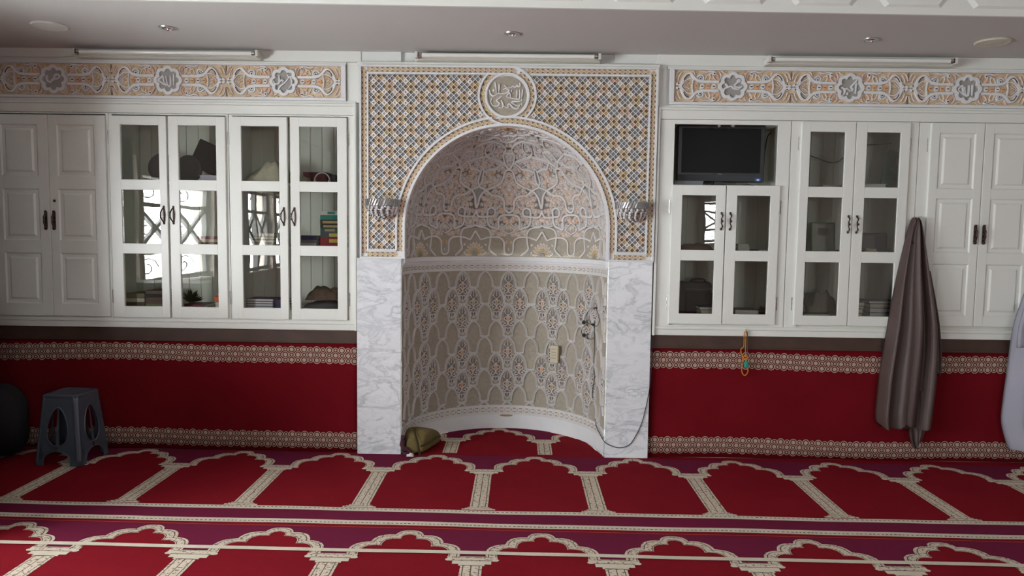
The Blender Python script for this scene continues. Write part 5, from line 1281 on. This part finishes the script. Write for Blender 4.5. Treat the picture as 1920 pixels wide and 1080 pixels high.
MB('olivedark').tube(catmull([(-.655, -.085, .010), (-.662, -.094, .05), (-.672, -.085, .095), (-.690, -.05, .128), (-.705, .0, .146), (-.71, .05, .152)], 5), .009, n=8, flat=.5).build('strap', parent=t, smooth=True)
lump('cloth_tip', 'x', 'x', -.745, -.695, -.100, -.080, .001, .030, 'whitecloth', 3); o = bpy.data.objects['cloth_tip']; del o['label']; del o['category']; o.name = 'white_tag'; o.parent = t; o.matrix_parent_inverse = Matrix.Translation(-t.location)

# ------------------------------------------------------------------ things hung on the right
def robe(name, label, prof, y, depth, key, seed, lean=0.0, nf=(6, 13), amp=.014, extra=None, hook=None):
    """prof: list of (z, x_left, x_right) from the hook down"""
    rnd = random.Random(seed); ph = [rnd.uniform(0, 6.28) for _ in range(6)]; t = thing(name, label, 'robe', ((prof[-1][1] + prof[-1][2]) / 2, y, prof[0][0]))
    P = catmull(prof, 6); nz = len(P); n = 60; m = MB(key); vs = []; fs = []
    for i, (z, xl, xr) in enumerate(P):
        w = (xr - xl) / 2; c = (xr + xl) / 2; k = min(1, i / (nz * .5)); kk = i / nz
        for j in range(n):
            a = 2 * pi * j / n; s = cos(a); fr = sin(a)
            d = depth * (.35 + .65 * k)
            fold = (sin(nf[0] * s * 1.15 + ph[0] + .5 * kk) + .7 * sin(nf[1] * s + ph[1] - .8 * kk) + .35 * sin(22 * s + ph[2])) * amp * (.25 + .9 * k)
            yy = y - (d * max(0, fr) ** .6 + fold * max(0, fr) ** .5) if fr > 0 else y + .0
            if fr <= 0: yy = y + .004 * fr
            hem = 0
            if i > nz - 10: hem = (i - nz + 10) / 10 * (.018 * sin(5 * s + ph[3]) + .012 * sin(14 * s + ph[4]))
            vs.append((c + w * s + .004 * sin(11 * kk + ph[5]) * k, yy, z - hem))
    for i in range(nz - 1):
        for j in range(n): a = i * n + j; b = i * n + (j + 1) % n; fs.append((a, b, b + n, a + n))
    fs.append(tuple(range(n))[::-1]); fs.append(tuple((nz - 1) * n + j for j in range(n)))
    m.add(vs, fs); m.build('cloth', parent=t, smooth='full')
    if hook:
        h = MB('steel'); h.tube(catmull([(hook[0], -.046, hook[1] + .02), (hook[0], -.07, hook[1] + .015), (hook[0], -.085, hook[1] - .005), (hook[0], -.075, hook[1] - .02)], 4), .004, n=8)
        tag(h.build('coat_hook', smooth=True), hook[2], 'hook')
    return t
t = robe('hanging_robe', 'brown grey satin robe hanging from a hook before the right cabinets', [(1.650, 2.585, 2.615), (1.62, 2.572, 2.632), (1.53, 2.551, 2.655), (1.33, 2.515, 2.698), (1.15, 2.486, 2.735), (.975, 2.460, 2.762), (.80, 2.438, 2.783), (.62, 2.420, 2.790), (.45, 2.415, 2.786), (.33, 2.412, 2.778), (.262, 2.418, 2.768)], -.052, .085, 'robe', 8, nf=(7, 12), amp=.027, hook=(2.60, 1.635, 'small hook holding the brown grey robe'))
m = MB('robe'); 
def flap(key, name, prof, y, parent, ny=.014, n=24, seed=1):
    P = catmull(prof, 5); vs = []; fs = []; q_ = MB(key); N = len(P)
    for s_ in (0, 1):
        for i, (z, xl, xr) in enumerate(P):
            for j in range(n + 1):
                u = j / n; vs.append((xl + (xr - xl) * u, y - ny * (1 + sin(9 * u + seed + i * .12) * .7 + .4 * sin(19 * u)) * (1 - s_) - (0 if s_ == 0 else 0) + s_ * .006, z - .03 * sin(u * 3 + seed) * (i / N) ** 4))
    M0 = N * (n + 1)
    for i in range(N - 1):
        for j in range(n): a = i * (n + 1) + j; fs += [(a, a + n + 1, a + n + 2, a + 1), (M0 + a, M0 + a + 1, M0 + a + n + 2, M0 + a + n + 1)]
    bd_ = [j for j in range(n + 1)] + [i * (n + 1) + n for i in range(1, N)] + [(N - 1) * (n + 1) + j for j in range(n - 1, -1, -1)] + [i * (n + 1) for i in range(N - 2, 0, -1)]
    for a, b in zip(bd_, bd_[1:] + bd_[:1]): fs.append((a, b, M0 + b, M0 + a))
    q_.add(vs, fs); return q_.build(name, parent=parent, smooth='full')
flap('robe', 'hem_tail', [(.50, 2.60, 2.72), (.35, 2.61, 2.735), (.24, 2.625, 2.735), (.165, 2.645, 2.715), (.130, 2.67, 2.70)], -.075, t)
flap('robe', 'sleeve', [(1.30, 2.655, 2.705), (1.0, 2.70, 2.772), (.80, 2.73, 2.797), (.68, 2.742, 2.803), (.60, 2.755, 2.798)], -.075, t, .018, 16, 3)
flap('robe', 'collar', [(1.640, 2.580, 2.60), (1.55, 2.556, 2.60), (1.50, 2.560, 2.60), (1.46, 2.575, 2.602)], -.088, t, .008, 10, 5)
t = robe('hanging_robe', 'pale grey robe hanging at the right edge of the view', [(1.78, 3.46, 3.49), (1.60, 3.45, 3.55), (1.35, 3.40, 3.64), (1.15, 3.345, 3.70), (1.0, 3.305, 3.74), (.85, 3.285, 3.76), (.65, 3.270, 3.78), (.45, 3.252, 3.79), (.30, 3.248, 3.79), (.18, 3.285, 3.79), (.12, 3.32, 3.78)], -.052, .11, 'lightrobe', 5, amp=.012, nf=(5, 11), hook=(3.475, 1.765, 'hook of the pale grey robe at the right edge'))
flap('lightrobe', 'upper_layer', [(1.10, 3.285, 3.60), (.95, 3.252, 3.60), (.83, 3.250, 3.60)], -.165, t, .010, 18, 2)
# prayer beads
t = thing('prayer_beads', 'amber prayer beads with a teal tassel hanging below the cabinet sill', 'prayer beads', (1.523, -.05, .884)); y = -.048
m = MB('steel'); m.tube([(1.523, -.030, .892), (1.523, -.050, .890), (1.523, -.056, .880), (1.523, -.052, .872)], .003, n=6); tag(m.build('cup_hook', smooth=True), 'tiny hook under the sill holding the prayer beads', 'hook')
def beads(pts, r, key, name, parent, step=.0085):
    P = catmull(pts, 8); L = plen3(P); m = MB(key); k = 0; s = 0
    while s < L[-1]:
        while k < len(L) - 2 and L[k + 1] < s: k += 1
        f = (s - L[k]) / max(1e-9, L[k + 1] - L[k]); m.ball([P[k][i] + (P[k + 1][i] - P[k][i]) * f for i in range(3)], r, None, 5); s += step
    return m.build(name, parent=parent, smooth='full')
def plen3(P):
    L = [0]
    for a, b in zip(P, P[1:]): L.append(L[-1] + (Vector(b) - Vector(a)).length)
    return L
K('brownbead', (.16, .07, .03)); K('goldbead', (.50, .33, .04))
beads([(1.522, y, .880), (1.512, y, .86), (1.512, y, .78), (1.492, y - .004, .756), (1.502, y - .004, .715), (1.515, y - .006, .695)], .0042, 'amber', 'bead_string', t)
beads([(1.524, y, .880), (1.533, y, .86), (1.537, y, .78), (1.536, y - .002, .71)], .0042, 'brownbead', 'bead_string', t)
beads([(1.522, y - .006, .878), (1.521, y - .008, .80), (1.522, y - .008, .71)], .0036, 'goldbead', 'bead_string', t)
beads([(1.506, y - .008, .70), (1.502, y - .006, .64), (1.506, y - .005, .60), (1.524, y - .005, .580), (1.542, y - .005, .60), (1.543, y - .005, .635), (1.530, y - .008, .69)], .0042, 'amber', 'bead_loop', t)
MB('amber').tube(catmull([(1.505, y - .01, .705), (1.52, y - .014, .712), (1.538, y - .01, .702), (1.525, y - .016, .690), (1.51, y - .012, .697)], 4), .005, n=7).build('knot', parent=t, smooth=True)
MB('teal').lathe([(.004, .042), (.012, .034), (.016, .018), (.015, .004), (.011, -.004), (.0001, -.004)], (1.530, y - .012, .640), 'z', 16, mod=lambda a, h: 1 + .10 * sin(9 * a)).build('tassel', parent=t, smooth=True)

# ------------------------------------------------------------------ plastic stool
def stool(cx, cy, rot, label):
    t = thing('plastic_stool', label, 'stool', (cx, cy, 0.0)); ht, hb, H = .114, .155, .445; R_ = Matrix.Rotation(rot, 3, 'Z')
    def X(x, y, z): v = R_ @ Vector((x, y, z)); return (cx + v.x, cy + v.y, z + .004)
    def sz(z): return hb + (ht - hb) * (z / H)
    cr = .030
    side = MB('stool'); 
    # one side panel: a grid with an egg-shaped hole and an arched foot, built in (u: -1..1, z)
    def hole(a): return (.64 * sin(a) * (1 - .18 * cos(a)), .245 + .122 * cos(a))       # u,z of the egg
    def panel(k):
        Rk = Matrix.Rotation(k * pi / 2, 3, 'Z'); N = 48; m = MB('stool')
        def Q(u, z, d=0): s = sz(z); v = Rk @ Vector((u * (s - cr * .9), -(s - d), z)); return X(v.x, v.y, z)
        inner = [hole(2 * pi * i / N) for i in range(N)]
        out = []
        for i in range(N):
            a = 2 * pi * i / N; dx, dz = sin(a), cos(a)
            # project onto the panel boundary (top z=H-.012, sides u=+-1, bottom arch)
            best = None
            if abs(dx) > 1e-6: tt = 1 / (abs(dx)); u = math.copysign(1, dx); z = .235 + dz * tt * .18; best = (u, z)
            if best is None or best[1] > H - .010: z = H - .010; tt = (z - .235) / (.18 * dz); best = (dx * tt, z)
            if best[1] < .085 and dz < 0:
                tt = 0
                for _ in range(60):
                    tt += .03; u, z = dx * tt, .235 + dz * tt * .18
                    if z < .030 + .062 * sqrt(max(0, 1 - (u / .72) ** 2)) or abs(u) >= 1: break
                best = (max(-1, min(1, u)), max(z, 0.03))
            out.append(best)
        vs = []
        for d in (0, .0035):
            vs += [Q(u, z, d) for u, z in inner] + [Q(u, z, d) for u, z in out]
        m.add(vs, [(i, (i + 1) % N, N + (i + 1) % N, N + i) for i in range(N)] + [(2 * N + (i + 1) % N, 2 * N + i, 3 * N + i, 3 * N + (i + 1) % N) for i in range(N)] + [((i + 1) % N, i, 2 * N + i, 2 * N + (i + 1) % N) for i in range(N)])
        # raised rim round the hole
        m.tube([Q(u, z, -.0015) for u, z in inner], .0045, n=6, closed=True)
        # feet on both sides of the arch
        for s in (-1, 1):
            pts = [(s * 1.0, .0), (s * 1.0, .135), (s * .80, .10), (s * .72, .055), (s * .68, 0)]
            vs = [Q(u, z, 0) for u, z in pts] + [Q(u, z, .0035) for u, z in pts]; n = 5
            f = [tuple(range(n)) if s > 0 else tuple(range(n))[::-1], tuple(range(2 * n - 1, n - 1, -1)) if s > 0 else tuple(range(n, 2 * n))] + [(i, (i + 1) % n, n + (i + 1) % n, n + i) for i in range(n)]
            m.add(vs, f)
        m.tube([Q(.72 * cos(pi * i / 14), .030 + .062 * sin(pi * i / 14), -.001) for i in range(15)], .004, n=5)
        return m.build('side_panel', parent=t, smooth=True)
    for k in range(4): panel(k)
    for k in range(4):
        Rk = Matrix.Rotation(k * pi / 2, 3, 'Z'); m = MB('stool'); vs = []; n = 10; L = 10
        for i in range(L + 1):
            z = H * i / L - (.0 if i < L else .006); s = sz(z) - cr * .9
            for j in range(n + 1):
                a = -pi / 2 + (pi / 2) * j / n; rr = cr * .9 * (1 + (.10 if j in (2, 3, 7, 8) else 0))
                v = Rk @ Vector((s + rr * cos(a), -s + rr * sin(a), z)); vs.append(X(v.x, v.y, z))
        m.add(vs, [(i * (n + 1) + j, i * (n + 1) + j + 1, (i + 1) * (n + 1) + j + 1, (i + 1) * (n + 1) + j) for i in range(L) for j in range(n)])
        o = m.build('leg', parent=t, smooth=True); md_ = o.modifiers.new('thick', 'SOLIDIFY'); md_.thickness = .004; md_.offset = -1
    vs = []; m = MB('stool'); N = 40
    def rr_(s, r, z): return [X(*( (math.copysign(s - r, cos(a)) + r * cos(a)), (math.copysign(s - r, sin(a)) + r * sin(a)), z)) for a in [2 * pi * (i + .5) / N for i in range(N)]]
    rings = [rr_(ht + .002, .03, H - .022), rr_(ht + .004, .03, H - .006), rr_(ht, .03, H), rr_(ht * .86, .03, H + .001), rr_(ht * .84, .028, H - .002), rr_(.03, .028, H - .002)]
    for r in rings: vs += r
    m.add(vs, [(k * N + i, k * N + (i + 1) % N, (k + 1) * N + (i + 1) % N, (k + 1) * N + i) for k in range(len(rings) - 1) for i in range(N)] + [tuple(5 * N + i for i in range(N))])
    m.build('seat', parent=t, smooth=True)
stool(-2.905, -.262, radians(-3), 'blue grey plastic stool standing on the carpet at the left wall')
# dark bundle at the far left
t = thing('black_bundle', 'black bag slumped on the floor left of the stool', 'bag', (-3.50, -.20, 0))
rnd = random.Random(2); m = MB('dark'); n = 22
vs = []
for j in range(13):
    b = pi * j / 12
    for i in range(n):
        a = 2 * pi * i / n; r = 1 + .10 * sin(3 * a + 2 * b) + .06 * sin(7 * a + 5 * b)
        vs.append((-3.425 + .20 * sin(b) ** .7 * cos(a) * r, -.235 + .17 * sin(b) ** .7 * sin(a) * r, max(.005, .239 - .235 * cos(b) * (1 + .08 * sin(4 * a)))))
m.add(vs, [(j * n + i, j * n + (i + 1) % n, (j + 1) * n + (i + 1) % n, (j + 1) * n + i) for j in range(12) for i in range(n)]); m.build('bag_body', parent=t, smooth='full')
for xx, zz in ((-3.40, .325), (-3.36, .30), (-3.43, .175)): MB('silver').ball((xx, -.385, zz), .007).build('rivet', parent=t, smooth=True)

# low bookcase added just left of the view to shade the lower corner
t = thing('low_occluder', 'low dark bookcase added beside the left edge of the view to shade the corner', 'bookcase', (-3.2, -1.45, 0))
MB('wood').box(-3.44, -2.68, -1.62, -1.26, .004, 1.03, b=.004).build('body', parent=t); MB('wood').box(-3.455, -2.665, -1.64, -1.24, 1.03, 1.055, b=.004).build('top', parent=t)

t = thing('occluder', 'tall dark wardrobe added just outside the view to darken the left corner', 'occluder', (-3.42, -.9, 0))  # added out of view to block window light from the left corner
MB('wood').box(-3.655, -3.225, -1.20, -.56, .004, 2.25, b=.005).build('body', parent=t)
for a, b in ((-1.19, -.885), (-.875, -.57)): MB('wood').box(-3.225, -3.205, a, b, .08, 2.2, b=.004).build('door', parent=t)

# shared groups of the repeated things
GR = {'lamp': None, 'wall lamp': 'crystal wall lamps beside the arch', 'carved panel': 'carved friezes above the cabinets', 'wall carpet': 'red carpets hung on the wall', 'wood strip': 'dark battens under the cabinets', 'cabinet': 'white wall cabinets', 'moulding': 'white mouldings round the cabinets', 'robe': 'robes hanging on the right', 'cloth': 'crumpled cloths behind the glass', 'ceiling fitting': 'round ceiling speakers', 'plant': 'dried plants behind the glass', 'frame': 'frames on the middle shelf', 'hat': 'round hats on the top shelf'}
for o in list(COL.objects):
    if o.parent or 'category' not in o or 'group' in o: continue
    c = o['category']
    if c == 'book': o['group'] = 'books in the %s cabinets, %s shelf' % ('left' if o.location.x < 0 else 'right', 'bottom' if o.location.z < 1.39 else ('middle' if o.location.z < 1.82 else 'top'))
    elif c == 'lamp' and o.name.startswith('downlight'): o['group'] = 'chrome downlights in the lower ceiling'
    elif GR.get(c): o['group'] = GR[c]
